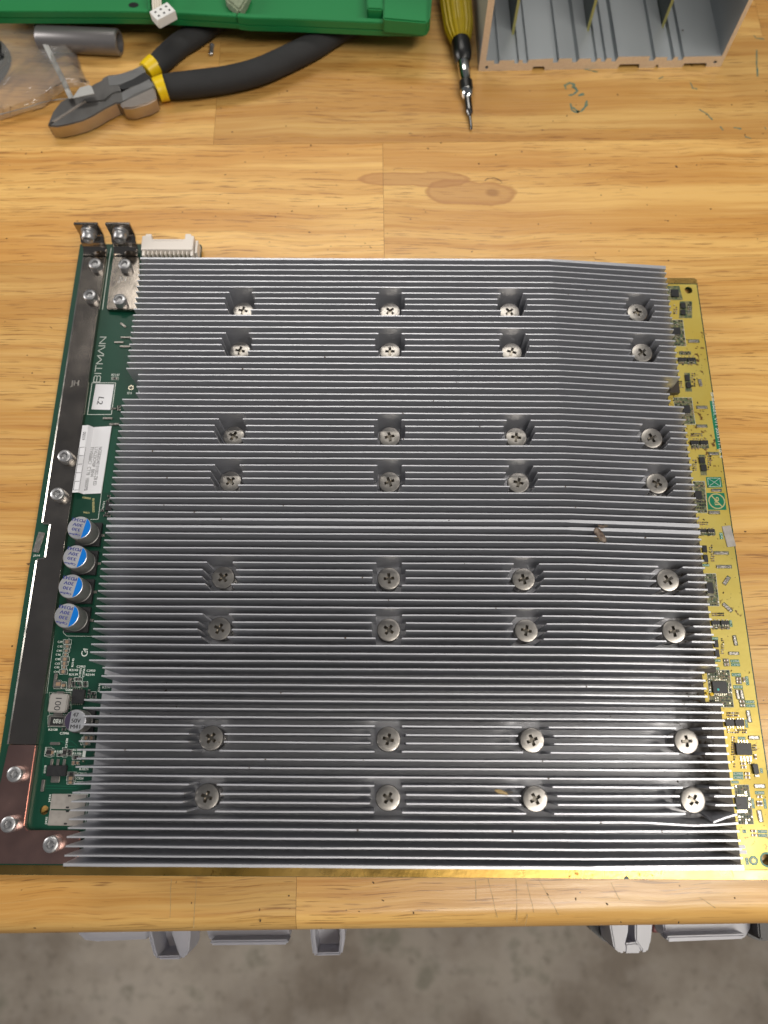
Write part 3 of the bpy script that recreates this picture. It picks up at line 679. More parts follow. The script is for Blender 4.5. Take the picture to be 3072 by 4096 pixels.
for x in (570,637,708): body('terminal',c8,x,412,30,70,.1,.7,'solder',bev=.15)
body('terminal',c8,610,600,98,72,.1,.7,'solder',bev=.2)
for x,y,w,h,k in ((545,300,50,78,'chipdark'),(580,305,30,60,'chipcap'),(716,303,42,76,'chipdark'),(770,287,50,26,'chipdark'),(770,323,50,26,'chipdark'),(660,331,52,26,'chipdark'),(848,360,80,32,'chipdark'),(815,420,32,32,'chipcap'),(858,420,34,28,'chipcap'),(797,541,85,34,'chipdark'),(785,590,80,36,'chipcap'),(778,636,62,30,'chipcap'),(955,145,50,40,'chipcap'),(1015,145,50,40,'chipcap'),(960,205,60,26,'chipcap')): 
    chipcap(c8,x,y,w,h,k); silkrect(c8,x-w*.62,y-h*.68,x+w*.62,y+h*.68,.12)
body('white_block',c8,930,322,34,92,.02,.06,'silk')
for x,y in ((928,240),(915,400),(805,420),(812,540),(1045,322),(1030,487)): body('solder_blob',c8,x,y,20,20,.1,.9,'pin',bev=.2)
# big solder pads
for y,yy in ((845,848),(1028,1030)):
    o=body('solder_pad',c8,755 if y==845 else 730,yy,388,156,.05,.35,'shield',rot=-.6,bev=.1)
a,b,c_,d=[Q(c8,*p) for p in ((583,765),(972,765),(940,1110),(535,1103))]
for p,q in ((a,b),(b,c_),(c_,d),(d,a)): ribbon(silk,[p,q],.25,.02)
for x,y in ((768,782),(745,912),(745,955),(722,1092)): body('pad_notch',c8,x,y,34,18,.3,.42,'chip')
# traces
tr=MB()
for pts in ([(500,670),(840,680),(900,640)],[(500,700),(850,705),(985,600),(985,520)],[(540,180),(700,185),(740,235),(830,240),(860,290)],[(800,440),(800,500),(840,520)],[(470,560),(480,470),(475,360)],[(720,175),(800,180),(860,240)],[(1000,380),(960,400),(950,460)]):
    ribbon(tr,[Q(c8,*p) for p in pts],.28,.015)
for k in range(6):
    pts=[(870+k*14,1300),(930+k*14,760),(985+k*9,600)]; ribbon(tr,[Q(c5,*p) for p in pts],.22,.015)
M['trace']=mat('raised_trace',(.005,.09,.05),.35)
link('copper_trace',tr.mesh('copper_trace','trace'),board,kind='stuff')
# test point rings
def ring(f,x,y,r0,r1,m,z=.08,n=20,par=None,name='ring_pad',ph=0):
    q=Q(f,x,y,z); me=MB().prism(circle(0,0,r1,n,ph),0,.05,[circle(0,0,r0,n,ph)]).mesh(name,m); return link(name,me,board,(q.x,q.y,z))
ring(c4,672,1557,.75,1.5,'pin',.03); 
q=Q(c4,672,1557,.03); link('via_hole',MB().lathe([(.75,.02),(.75,.04)],16).mesh('via_hole','chip'),board,(q.x,q.y,0))
txt(c4,'ID2',660,1602,20,38,0); txt(c4,'R2147',543,1450,20,66,0); silkrect(c4,510,1468,568,1492); chipcap(c4,538,1480,40,16,'chipdark')
body('side_pad',c6,180,560,90,280,.02,.5,'solder',rot=-9,bev=.15)
# little chips hard against the fins on the left
for x,y in ((1040,350),(1040,385),(1015,372),(930,1340),(915,1395),(945,1375),(905,1530),(930,1560),(885,1555),(855,1500),(975,370)):
    chipcap(c5,x,y,34,22,'chipdark')
body('chip',c5,925,1450,70,95,.1,1.2,'chip')
# stickers
def sticker(f,quad,z,name,lab):
    pts=[Q(f,*p,z) for p in quad]; me=MB().prism([(p.x,p.y) for p in pts],z-.12,z).mesh(name,'paper'); return link(name,bevel(me,.06,1),board,label=lab)
st1=sticker(c5,((783,99),(986,103),(942,386),(733,380)),.2,'sticker','small white sticker marked L2')
mb=MB(); q=Q(c5,835,285,.2); put_text(mb,'L2',q.x,q.y,.22,2.9,R(-97),4.2,bold=.1); link('print',mb.mesh('print','ink'),st1)
silk_quad=[Q(c5,*p) for p in ((742,86),(1003,87),(955,437),(690,437))]
for p,q in zip(silk_quad,silk_quad[1:]+silk_quad[:1]): ribbon(silk,[p,q],.3,.02)
# the big one laps over the busbar
zq=zbar+.35
pts=[(635,558),(957,563),(840,1308),(522,1300)]
A=[Q(c5,*p,zq if i in(0,3) else .5) for i,p in enumerate(pts)]
def lerp(a,b,t): return a+(b-a)*t
def onst(u,v):   # u across 0..1, v down 0..1
    t=lerp(A[0],A[1],u); b=lerp(A[3],A[2],u); p=lerp(t,b,v)
    ux=.22; z=zq if u<ux else (zq+(.45-zq)*min(1,(u-ux)/.12)); return Vector((p.x,p.y,z))
v=[];f=[]
us=[0,.1,.2,.22,.26,.3,.34,.5,.7,1]
for iv in range(5):
    for u_i in us: v.append(tuple(onst(u_i,iv/4)))
n=len(us)
for i in range(4):
    for j in range(n-1): f.append((i*n+j,(i+1)*n+j,(i+1)*n+j+1,i*n+j+1))
st2=link('sticker',mesh('sticker',v,f,'paper'),board,label='long white serial number sticker over the busbar edge')
def st_text(t,u,v0,v1,h):
    vv,ff=text_geo(t); xs=[a[0] for a in vv]; ys=[a[1] for a in vv]; x0,x1=min(xs),max(xs); y0=(min(ys)+max(ys))/2; o=[]
    wd=(A[1]-A[0]).length
    for a in vv:
        tv=v0+(v1-v0)*(a[0]-x0)/(x1-x0); tu=u+(a[1]-y0)*h/wd; p=onst(tu,tv); o.append((p.x,p.y,p.z+.04))
    return o,ff
mb=MB()
for t,u,v0,v1,h in (('NGSB20240101002-ZB ED',.71,.31,.88,1.75),('L1VL23CM0P  BIN4',.56,.31,.75,1.75),('F1V06B6C1  CT78  10000PB',.40,.31,.95,1.75),('00039',.12,.1,.225,1.6)): mb.add(*st_text(t,u,v0,v1,h))
for k in range(6):
    v0=.335+k*.126
    if k<5:
        for (ua,va,ub,vb) in ((.03,v0,.03,v0+.126),(.235,v0,.235,v0+.126)):
            pts=[onst(ua,va),onst(ub,vb)]; a=pts[0].z+.04; ribbon(mb,pts,.22,a)
    ribbon(mb,[onst(.03,v0),onst(.215,v0)],.22,zq+.04)
link('print',mb.mesh('print','ink'),st2)
for p,q in (((957,563),(845,1308)),((845,1308),(810,1595)),((810,1595),(722,1598))): ribbon(silk,[Q(c5,*p),Q(c5,*q)],.22,.02)
txt(c5,'BHB68603',757,1440,26,160,-82,mbx=silk_gold); txt(c5,'00001',683,1360,24,90,172,mbx=silk_gold); txt(c5,'577MA',680,1521,20,70,175,mbx=silk_gold)
txt(c5,'1R/91',868,1440,20,90,-95)
# maker's name along the busbar
a=Q(c4,387,1510);b=Q(c4,442,1137); dirv=(b-a); L_=dirv.length; ang=math.atan2(dirv.y,dirv.x); cx,cy=(a+b)/2[0] if False else ((a.x+b.x)/2,(a.y+b.y)/2)
lg=MB(); per=Vector((-dirv.y,dirv.x,0)).normalized(); tot=8.0; Hh=mm(c4,400,1300,52)
def gl(c,x0,wd):
    strokes={'B':[[(0,0),(0,1),(.8,1),(1,.88),(1,.65),(.8,.53),(0,.53)],[(.8,.53),(1,.4),(1,.12),(.8,0),(0,0)]],'I':[[(.5,0),(.5,1)]],'T':[[(0,1),(1,1)],[(.5,1),(.5,0)]],'M':[[(0,0),(0,1),(.5,.25),(1,1),(1,0)]],'A':[[(0,0),(.5,1),(1,0)]],'N':[[(0,0),(0,1),(1,0),(1,1)]]}[c]
    for s in strokes:
        pts=[]
        for px,py in s:
            t=(x0+px*wd); p=a+dirv*t+per*(-(py-.5)*-Hh); pts.append(p)
        for p,q in zip(pts,pts[1:]):
            e=(q-p).normalized()*.12; ribbon(lg,[p-e,q+e],.38,.03)
x=0
for c,wd,gap in (('B',.12,.035),('I',.02,.03),('T',.12,.03),('M',.16,.025),('A',.14,.02),('I',.02,.035),('N',.13,0)):
    gl(c,x,wd); x+=wd+gap
k=1/ x
lg2=MB(); 
for i,vv in enumerate(lg.v):
    p=Vector(vv); t=(p-a).dot(dirv)/dirv.length_squared; lg2.v.append(tuple(Vector(vv)+dirv*(t*k-t)))
lg2.f=lg.f; lg2.mi=lg.mi
link('maker_name',lg2.mesh('maker_name','silk'),board)
# board edge line between busbar and strip
ribbon(silk,[Q(c10,1062,680),Q(c10,1010,1000),Q(c10,880,1960)],.35,.02)
ribbon(silk,[Q(c7,600,100),Q(c7,520,760)],.14,.02); ribbon(silk,[Q(c7,760,140),Q(c7,768,165)],.14,.02)
for p,q in (((700,65),(700,85)),((700,85),(740,122)),((740,122),(1020,125))): ribbon(silk,[Q(c7,*p),Q(c7,*q)],.16,.02)

# right-hand side components ------------------------------------------
def patch(f,quad,m='patch'):
    pts=[Q(f,*p) for p in quad]; link('bare_window',MB().prism([(p.x,p.y) for p in pts],.05,.10).mesh('bare_window',m),board)
bits=MB()
def field(f,x,y,w,h,nx,ny,rot=0,p=.8,sz=.62,rnd=None,kinds=(0,1,2)):
    """a field of tiny parts, each a box with depth"""
    for i in range(nx):
        for j in range(ny):
            if random.random()>p: continue
            X=x-w/2+w*(i+.5)/nx; Y=y-h/2+h*(j+.5)/ny; q=Q(f,X,Y)
            a=mm(f,x,y,w/nx)*sz*random.uniform(.7,1.2); b=mm(f,x,y,h/ny)*sz*random.uniform(.7,1.2); t=random.uniform(.25,.6)
            bits.box((q.x,q.y,.1+t/2),(a,b,t),0,random.choice(kinds))
def pinrow(f,x,y,w,n,len_,vert=False):
    for i in range(n):
        X,Y=(x-w/2+w*(i+.5)/n,y) if not vert else (x,y-w/2+w*(i+.5)/n)
        q=Q(f,X,Y); a=mm(f,X,Y,w/n)*.5; b=mm(f,X,Y,len_); bits.box((q.x,q.y,.3),(a,b,.35) if not vert else (b,a,.35),0,3)
def glabel(f,x,y,w,h,t=None,vert=0,tl=None):
    k=mm(f,x,y,1); q=Q(f,x,y); labels.box((q.x,q.y,.09),(w*k,h*k,.06))
    if t: put_text(silk,t,q.x,q.y,.13,(h if not vert else w)*k*.62,R(vert),(w if not vert else h)*k*.88,bold=.09)
def bar(f,x,y,w,h,rot=0):
    body('solder_bar',f,x,y,w,h,.05,.85,'solder',rot,bev=.2); k=mm(f,x,y,1); q=Q(f,x,y); labels.box((q.x,q.y,.085),((w+22)*k,(h+16)*k,.05),R(rot),1)
def ic(f,x,y,w,h,z=1.1,rot=0): return body('chip',f,x,y,w,h,.12,z,'chip',rot,bev=.12)
def sotpair(f,x,y,w,h,pr=True):
    ic(f,x-w*.27,y,w*.46,h,1.2); ic(f,x+w*.27,y,w*.46,h,1.2); pinrow(f,x-w*.27,y+h*.75,w*.42,3,h*.35); pinrow(f,x+w*.27,y+h*.75,w*.42,3,h*.35); pinrow(f,x,y-h*.62,w*.9,4,h*.22)
    field(f,x,y+h*1.35,w,h*.8,6,2,p=.7); k=mm(f,x,y,1); q=Q(f,x,y+h*.5); labels.box((q.x,q.y,.08),(w*k*1.05,h*k*2.0,.04),0,1)
def module(f,quad,cx,cy,cw,ch,dot=None):
    patch(f,quad); xs=[p[0] for p in quad]; ys=[p[1] for p in quad]
    y0,y1=min(ys),max(ys); x0,x1=min(xs),max(xs)
    def xl(y): t=(y-y0)/(y1-y0); return quad[0][0]+(quad[3][0]-quad[0][0])*t, quad[1][0]+(quad[2][0]-quad[1][0])*t
    o=ic(f,cx,cy,cw,ch,1.3)
    n=max(6,int((y1-y0)/38))
    for j in range(n):
        Y=y0+(y1-y0)*(j+.5)/n; a,b=xl(Y); m_=max(5,int((b-a)/34))
        for i in range(m_):
            X=a+(b-a)*(i+.5)/m_
            if abs(X-cx)<cw/2+12 and abs(Y-cy)<ch/2+30: continue
            if random.random()<.18: continue
            q=Q(f,X,Y); k=mm(f,X,Y,1); t=random.uniform(.2,.55); bits.box((q.x,q.y,.1+t/2),(k*random.uniform(12,26),k*random.uniform(12,26),t),0,random.choice((0,1,2,2,3)))
    pinrow(f,cx,cy+ch/2+26,cw*.9,7,34); pinrow(f,cx,cy-ch/2-20,cw*.9,7,18); pinrow(f,cx+cw/2+14,cy,ch*.8,6,12,True)
    k=ppm(*f(x0,y0)); a=[Q(f,*p) for p in quad]
    for p,q in zip(a,a[1:]+a[:1]): ribbon(silk,[p,q],.13,.125)
ic(c9,665,402,100,110); pinrow(c9,590,402,100,4,24,True); patch(c9,((560,310),(720,310),(770,500),(560,500))); 
ic(c9,775,565,62,82); ic(c9,775,655,62,75); field(c9,665,625,60,130,2,5); field(c9,850,605,55,150,2,6); patch(c9,((725,515),(890,515),(890,740),(715,740)),'patch')
module(c9,((600,762),(765,762),(810,1110),(620,1110)),685,905,105,105)
bar(c9,912,1043,130,36); field(c9,795,1203,150,45,7,2,p=.95); labels.box((*Q(c9,795,1203).xy,.08),(mm(c9,795,1203,160),mm(c9,795,1203,55),.04),0,1)
sotpair(c9,822,1280,230,50)
ic(c9,830,1525,56,85); ic(c9,848,1622,56,80); field(c9,728,1620,60,100,2,4); field(c9,905,1560,60,190,2,7,p=.9); patch(c9,((785,1465),(860,1465),(890,1715),(800,1715)))
body('solder_bar',c9,1003,1590,42,105,.05,.85,'solder',5,bev=.2)
module(c9,((640,1795),(885,1795),(935,2150),(690,2150)),820,1945,95,115); bar(c9,1020,1922,130,34)
# green strip with the board number
q=[Q(c9,1122,1838),Q(c9,1172,1838),Q(c12,893,465),Q(c12,842,465)]
link('green_strip',MB().prism([(q[0].x,q[0].y),(PX1-.6,q[1].y),(PX1-.6,q[2].y),(q[3].x,q[3].y)],.03,.10).mesh('green_strip','label_green'),board)
m1=(q[0]+q[3])/2; put_text(silk,'BHB68603_V11 2023-11-10_E',m1.x+1.6,m1.y,.13,1.3,R(-90),36)
bar(c12,655,172,120,32); field(c12,585,285,150,50,7,2,p=.95); sotpair(c12,625,375,220,55); bar(c12,805,520,115,30)
ic(c12,660,600,72,80); ic(c12,683,695,72,85); field(c12,562,670,62,150,2,6,p=.9); field(c12,748,640,50,190,2,7,p=.9); patch(c12,((610,535),(690,535),(720,795),(640,795)))
def gquad(f,pts,nm='label_window'):
    p=[Q(f,*a) for a in pts]; link(nm,MB().prism([(a.x,a.y) for a in p],.05,.11).mesh(nm,'label_green'),board); return p
g=gquad(c12,((705,817),(898,817),(917,948),(722,952)))
for a,b in ((0,2),(1,3)): ribbon(silk,[g[a].lerp(g[b],.12),g[b].lerp(g[a],.12)],.16,.13)
ii=[g[k].lerp(g[(k+2)%4],.10) for k in range(4)]
for a,b in zip(ii,ii[1:]+ii[:1]): ribbon(silk,[a,b],.18,.13)
bar(c12,840,984,115,28)
g=gquad(c12,((713,1018),(940,1018),(968,1232),(733,1230)))
cc=Q(c12,843,1122); rr=mm(c12,843,1122,98); pb=MB()
ribbon(pb,[(cc.x+rr*math.cos(t*math.pi/18),cc.y+rr*math.sin(t*math.pi/18)) for t in range(37)],.55,.14)
ribbon(pb,[(cc.x-rr*.62,cc.y+rr*.78),(cc.x+rr*.62,cc.y-rr*.78)],.55,.145)
put_text(pb,'Pb',cc.x,cc.y,.15,2.4,R(90),4.0,bold=.15); link('lead_free_mark',pb.mesh('lead_free_mark','silkgold'),board)
bar(c12,810,1264,130,34)
module(c12,((540,870),(690,870),(722,1270),(560,1270)),612,1042,92,112)
field(c12,590,1330,60,30,3,1); field(c12,665,1403,140,50,5,2,p=1); sotpair(c12,720,1492,200,42)
o=body('side_pad',c12,1000,1563,112,275,.05,.5,'shield',7,bev=.12); glabel(c12,900,1560,44,86,'J215',-90)
ic(c12,695,1722,54,90); ic(c12,708,1842,54,95); field(c12,768,1725,44,110,2,4,p=.9); field(c12,790,1835,50,110,2,4,p=.9)
bar(c12,900,1776,172,32); bar(c12,935,1949,178,32); glabel(c12,702,1930,95,34,'U142')
module(c13,((600,-20),(785,-20),(838,458),(640,458)),700,188,105,165)
bar(c13,945,82,135,45,52); bar(c13,958,478,150,42,-46)
field(c13,815,583,185,58,7,2,p=1); sotpair(c13,855,702,255,62); glabel(c13,1008,716,38,100,'U143',80)
bar(c13,1072,965,36,140,4); bar(c13,1052,1155,138,34)
ic(c13,795,1012,62,105); ic(c13,808,1152,66,110); field(c13,882,1050,46,240,2,9,p=.9); glabel(c13,765,937,110,40,'U145'); glabel(c13,806,1262,100,38,'U146')
for x,y in ((935,1262),(943,1318),(1122,1530),(1125,1580),(1172,1868),(1182,1922)): chipcap(c13,x,y,66,40,z=.12); 
chipcap(c13,1202,1545,36,66,z=.12)
for x,y,w,h in ((938,1290,90,115),(1122,1555,90,110),(1176,1895,92,110)): q=Q(c13,x,y); k=mm(c13,x,y,1); labels.box((q.x,q.y,.08),(w*k,h*k,.05),0,1)
glabel(c13,1063,1270,132,46,'C2761'); glabel(c13,1075,1323,132,46,'C2762'); glabel(c13,775,1378,130,36,'U176'); glabel(c13,1088,1472,138,48,'C2749'); glabel(c13,1248,1560,46,130,'C2750',85); glabel(c13,1112,1652,138,50,'R1819'); glabel(c13,1288,1872,132,46,'C2759'); glabel(c13,1297,1928,134,46,'C2760')
bar(c13,1112,1762,36,130,4); bar(c13,1172,1762,36,130,4)
module(c13,((650,1402),(985,1402),(1050,1950),(705,1950)),850,1655,210,170)
q=Q(c13,822,1690,1.3); link('marker_dot',MB().lathe([(.55,1.3),(.5,1.4),(.1,1.45)],14).mesh('marker_dot','tealdot'),board,(q.x,q.y,0))
field(c13,1035,2055,185,75,7,2,p=1); bar(c13,1275,2085,40,160,4)
def sothalf(f,x,y,w,h): ic(f,x,y,w,h,1.4); pinrow(f,x,y+h*.7,w*.9,3,h*.3); pinrow(f,x,y-h*.6,w*.9,3,h*.2)
sothalf(c14,855,130,108,82); sothalf(c14,980,130,112,82); glabel(c14,1060,140,34,100,'U203',85)
field(c14,940,238,250,60,8,2,p=.8); bar(c14,1155,318,122,34); glabel(c14,1000,325,95,36,'U166')
ic(c14,1035,462,195,145,1.7); pinrow(c14,1010,368,150,4,40); pinrow(c14,1050,585,160,4,60); field(c14,893,500,52,400,2,13,p=.85); field(c14,1160,445,50,90,2,3,p=1)
chipcap(c14,1020,648,60,34,z=.12); chipcap(c14,1030,693,60,36,z=.12); chipcap(c14,1098,637,34,24,'chipdark',z=.12); chipcap(c14,1175,560,36,60,z=.12)
ic(c14,1185,715,66,120,1.6,4); body('terminal',c14,1200,800,55,26,.1,.6,'solder'); glabel(c14,1250,735,36,60,'D2',85)
glabel(c14,955,775,128,44,'C2901'); glabel(c14,957,822,128,44,'C2902'); chipcap(c14,1072,772,56,34,z=.12); chipcap(c14,1074,820,56,34,z=.12)
bar(c14,1230,931,120,36); glabel(c14,915,880,95,34,'U202')
module(c14,((905,915),(1088,915),(1152,1412),(960,1412)),1003,1145,145,155)
glabel(c14,1228,1015,118,40,'C2898'); chipcap(c14,1228,1065,66,34,z=.12); glabel(c14,1143,1150,34,118,'C2897',85); chipcap(c14,1208,1150,36,60,z=.12); chipcap(c14,1247,1150,34,60,'chipdark',z=.12); glabel(c14,1295,1152,34,118,'R2131',85)
bar(c14,1235,1310,38,130,4); glabel(c14,1034,1504,48,44,'R1'); chipcap(c14,1152,1500,58,36,z=.12); chipcap(c14,1158,1552,58,36,z=.12); glabel(c14,1262,1505,124,40,'C2899'); glabel(c14,1270,1557,118,40,'C2900')
body('solder_pad',c14,1002,1700,90,44,.1,.4,'paper',0,bev=.05); body('solder_pad',c14,978,1765,180,44,.1,.4,'paper',0,bev=.05)
glabel(c14,1068,1880,44,86,'ID4',90)
q=Q(c14,1150,1872); rr=mm(c14,1150,1872,60)
link('fiducial_ring',MB().prism(circle(0,0,rr,8,R(22)),.05,.12).mesh('fiducial_ring','label_green'),board,(q.x,q.y,0))
link('fiducial_ring',MB().prism(circle(0,0,rr*.72,8,R(22)),.12,.14,[circle(0,0,rr*.62,8,R(22))]).mesh('fiducial_ring','silk'),board,(q.x,q.y,0))
link('fiducial_dot',MB().lathe([(rr*.42,.12),(rr*.4,.2)],16).mesh('fiducial_dot','edge'),board,(q.x,q.y,0))
ring(c14,1320,1862,2.25,2.95,'label_green',.05)
for f,x,y,m_,r in ((c14,862,1245,'dotyellow',1.0),(c14,938,1200,'dotgreen',.8),(c13,715,1762,'dotyellow',.9),(c13,722,1160,'dotyellow',.9),(c13,640,1745,'dotyellow',.5)):
    q=Q(f,x,y); link('marker_dot',MB().lathe([(r,.2),(r*.9,1.0),(r*.3,1.2)],14).mesh('marker_dot',m_),board,(q.x,q.y,0))
link('small_component',bits.mesh('small_component',['chipcap','solder','chipdark','pin']),board,kind='stuff')
link('label_window',labels.mesh('label_window',['label_green','patch']),board,kind='stuff')
link('silkscreen',silk.mesh('silkscreen','silk'),board,kind='stuff')
link('silkscreen',silk_gold.mesh('silkscreen','silkgold'),board,kind='stuff')

# white connector at the far end -------------------------------------
con=link('cable_connector',None,board,(-120,258,0),label='ivory ten way connector at the far edge')
zc=8.2
pt=lambda x,y:Q(c11,x,y,zc)
ol=[pt(*p) for p in ((122,505),(150,225),(218,218),(228,185),(342,185),(342,280),(372,292),(980,292),(1035,285),(1045,182),(1158,182),(1165,222),(1222,225),(1190,510))]
me=MB().prism([(p.x,p.y) for p in ol],2.8,zc).mesh('housing','conn'); link('housing',bevel(me,.15,1),con)
a=pt(370,320); b=pt(980,320); link('latch_slot',MB().prism([(p.x,p.y) for p in (pt(372,300),pt(978,300),pt(978,330),pt(372,330))],zc+.01,zc+.25).mesh('latch_slot','conn'),con)
y0=pt(122,505).y; xa,xb=pt(250,505).x,pt(1060,505).x
for i in range(10):
    x=xa+(xb-xa)*(i+.05)/9.0
    link('pin_rib',MB().box((x,y0-1.2,3.6),(.55,3.0,7.0),top=.8).mesh('pin_rib','conn'),con)
for i in range(9):
    x=xa+(xb-xa)*(i+.55)/9.0; link('pin',MB().tube([(x,y0-.2,5),(x,y0-1.2,4.6),(x,y0-1.8,.5),(x,y0-4,.3)],.3,6).mesh('pin','pin'),con)
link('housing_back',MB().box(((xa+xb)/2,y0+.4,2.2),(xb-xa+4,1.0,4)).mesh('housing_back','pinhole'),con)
for x in (pt(165,505).x,pt(1170,505).x): link('side_leg',MB().box((x,y0-1.0,3.6),(1.3,4.0,7.0)).mesh('side_leg','conn'),con)
q=pt(1245,500); link('side_clip',MB().box((q.x,q.y+3,3.2),(1.2,8,6.2)).mesh('side_clip','conn'),con)
q=Q(c11,1310,535,.5); link('clip_foot',MB().box((q.x,q.y,.4),(3.2,2.2,.7)).mesh('clip_foot','solder'),con)

# dirt -----------------------------------------------------------------
mb=MB()
for i in range(900):
    if i<640:
        k=random.randint(0,85); y=(YR1-k*P if k<43 else YF1-(k-43)*P)-P/2; x=XR-abs(random.gauss(0,9))-1
        if y>150 and random.random()<.6: continue
        z=zb+.2
    elif i<760: k=random.randint(0,85); y=(YR1-k*P if k<43 else YF1-(k-43)*P)-P/2; x=random.uniform(XL,XR); z=zb+.2
    else: x=random.uniform(XR-1,PX1-2); y=random.uniform(-45,200); z=.15
    s=abs(random.gauss(0,.3))+.12; mb.box((x,y+random.uniform(-1,1),z),(s*random.uniform(.6,2.2),s*.6,s*.5),random.uniform(0,3))
link('dust',mb.mesh('dust','debris'),kind='stuff',label='brown dust and fluff lodged between the heat sink fins')
mb=MB()
for i in range(150):
    k=random.randint(20,85); y=(YR1-k*P if k<43 else YF1-(k-43)*P)-P/2; x=XR-abs(random.gauss(0,5)); z=zb+random.uniform(.3,5)
    p=[Vector((x,y,z))]; d=Vector((random.uniform(-1,1),random.uniform(-.5,.5),random.uniform(-.3,.6)))
    for _ in range(5): p.append(p[-1]+d*.8); d+=Vector((random.uniform(-.8,.8),random.uniform(-.6,.6),random.uniform(-.5,.5)))
    mb.tube(p,random.uniform(.06,.16),4)
link('fluff',mb.mesh('fluff','debris'),kind='stuff',label='brown fluff caught at the right ends of the fin channels')
mb=MB()
for i in range(42):
    k=random.choice(range(86)); y=(YR1-k*P if k<43 else YF1-(k-43)*P); x=random.uniform(-110,138)
    mb.box((x,y,ztop(x)+.05),(random.uniform(.25,.8),random.uniform(.3,.7),.2),random.uniform(0,3))
link('specks',mb.mesh('specks','debris'),kind='stuff',label='dark specks stuck on the fin tops')

# dead insect on the fins ----------------------------------------------
ip=U(2250+430*.3617,1700+1210*.3617,zf)
ins=link('dead_insect',None,None,(ip.x,ip.y,ztop(ip.x)),label='dried brown moth lying across the fins by the gap between the two heat sinks',cat='insect')
def leaf(pts,th,m,name,parent,z0=0,arch=1.2,loc=(0,0,0)):
    """closed, arched, thin wing from a centre line with widths"""
    v=[];n=7
    for (x,y,wd) in pts:
        for k in range(n):
            t=-1+2*k/(n-1); v.append((x+t*wd*.95,y+t*wd*.31,z0+arch*(1-t*t)+th))
    m_=len(pts); top=len(v); v+=[(a,b,c-th*(1.2)) for a,b,c in v[:top]]; f=[]
    for i in range(m_-1):
        for k in range(n-1): q=i*n+k; f.append((q,q+n,q+n+1,q+1)); f.append((top+q,top+q+1,top+q+n+1,top+q+n))
    per=[k for k in range(n)]+[i*n+n-1 for i in range(1,m_)]+[(m_-1)*n+k for k in range(n-2,-1,-1)]+[i*n for i in range(m_-2,0,-1)]
    for a,b in zip(per,per[1:]+per[:1]): f.append((a,b,top+b,top+a))
    me=recalc(mesh(name,v,f,m)); sharp(me,60); return rel(name,me,parent,loc)
leaf([(-2.6,4.6,.3),(-2.4,3.6,1.7),(-1.6,2.0,2.3),(-.2,-.2,2.2),(1.2,-2.4,1.9),(2.0,-4.0,1.2),(2.3,-4.8,.4)],.25,'insect','wing',ins,.15,.9)
b=MB().lathe([(.05,-2.4),(.6,-2.0),(.95,-.8),(.9,.6),(.6,1.8),(.1,2.4)],12).mesh('body','insect',True); rel('body',b,ins,(.6,5.3,.3),(R(90),0,R(75)))
for d in (((0,0),(-2.6,-.2),(-3.4,.5)),((.2,-1),(-2,-1.6),(-3.2,-1.4)),((.4,-1.6),(-1.2,-2.8),(-1.8,-3.8))):
    rel('leg',MB().tube([(p[0],p[1],.5-.12*i) for i,p in enumerate(d)],.09,5).mesh('leg','husk'),ins,(-.5,-1.6,0))
for d in (((0,0),(1.6,.9),(3.0,.4)),((0,0),(1.2,-.2),(2.6,-.1)),((0,-.2),(-1,-1),(-1.4,-2))):
    rel('leg',MB().tube([(p[0],p[1],.5-.12*i) for i,p in enumerate(d)],.1,5).mesh('leg','husk'),ins,(1.8,5.5,0))
ins.scale=(.76,.76,.8)
rel('head',MB().lathe([(.1,-.7),(.7,-.3),(.8,.2),(.4,.7),(.05,.8)],10).mesh('head','ink',True),ins,(-1.9,5.7,.6))
hp=U(1950+90*.6028,2900+445*.6028,zf)
hu=link('seed_husk',None,None,(hp.x,hp.y,zf),label='straw coloured seed husk resting on the front fins left of a screw',cat='husk')
rel('shell',sharp(recalc(MB().lathe([(.1,-3.6),(.9,-3.0),(1.5,-1.2),(1.3,1.2),(.7,3.0),(.2,3.8)],12).mesh('shell','husk',True)),70),hu,(0,0,.7),(R(90),0,R(68))); hu.scale=(.8,.6,.6)
for d in (((2,-.6),(3.8,-1.3),(4.6,-.6)),((1.5,-1),(2.4,-2.4),(3.8,-2.9)),((2.2,0),(4.4,.4),(6,-.4))): rel('fibre',MB().tube([(p[0],p[1],.5-.1*i) for i,p in enumerate(d)],.1,5).mesh('fibre','husk'),hu)

# ------------------------------------------------------------------ things behind the board
c1=lambda x,y:(x*.6172,y*.6172)
cA=lambda x,y:(x*.3014,y*.3014)
cP=lambda x,y:(500+x*.3617,y*.3617)
c2=lambda x,y:(1000+x*.6172,y*.6172)
# pliers
zp=ZT+9.5
pl=link('pliers',None,None,U(300,450,ZT),label='steel lineman pliers with black foam handles and yellow collars lying under the tray',cat='pliers')
def pp(f,pts,z): return [(lambda q:(q.x,q.y))(U(*f(*p),z)) for p in pts]
def P3(name,f,pts,z0,z1,m,par,bv=0,mis=None,lab=None):
    mb=MB().prism(pp(f,pts,z1),z0,z1,mis=1 if mis else None); me=mb.mesh(name,[m,mis] if mis else m)
    if bv: bevel(me,bv,2)
    return link(name,me,par,(0,0,0),label=lab)
P3('upper_jaw',cA,[(628,1660),(700,1480),(800,1350),(950,1270),(1130,1180),(1230,1120),(1350,1060),(1362,1030),(1440,990),(1520,985),(1640,965),(1780,910),(1890,850),(1900,1040),(1760,1085),(1580,1145),(1610,1210),(1500,1235),(1390,1330),(1140,1360),(1130,1330),(700,1620)],ZT+1,zp,'plier',pl,.5,'plierbright')
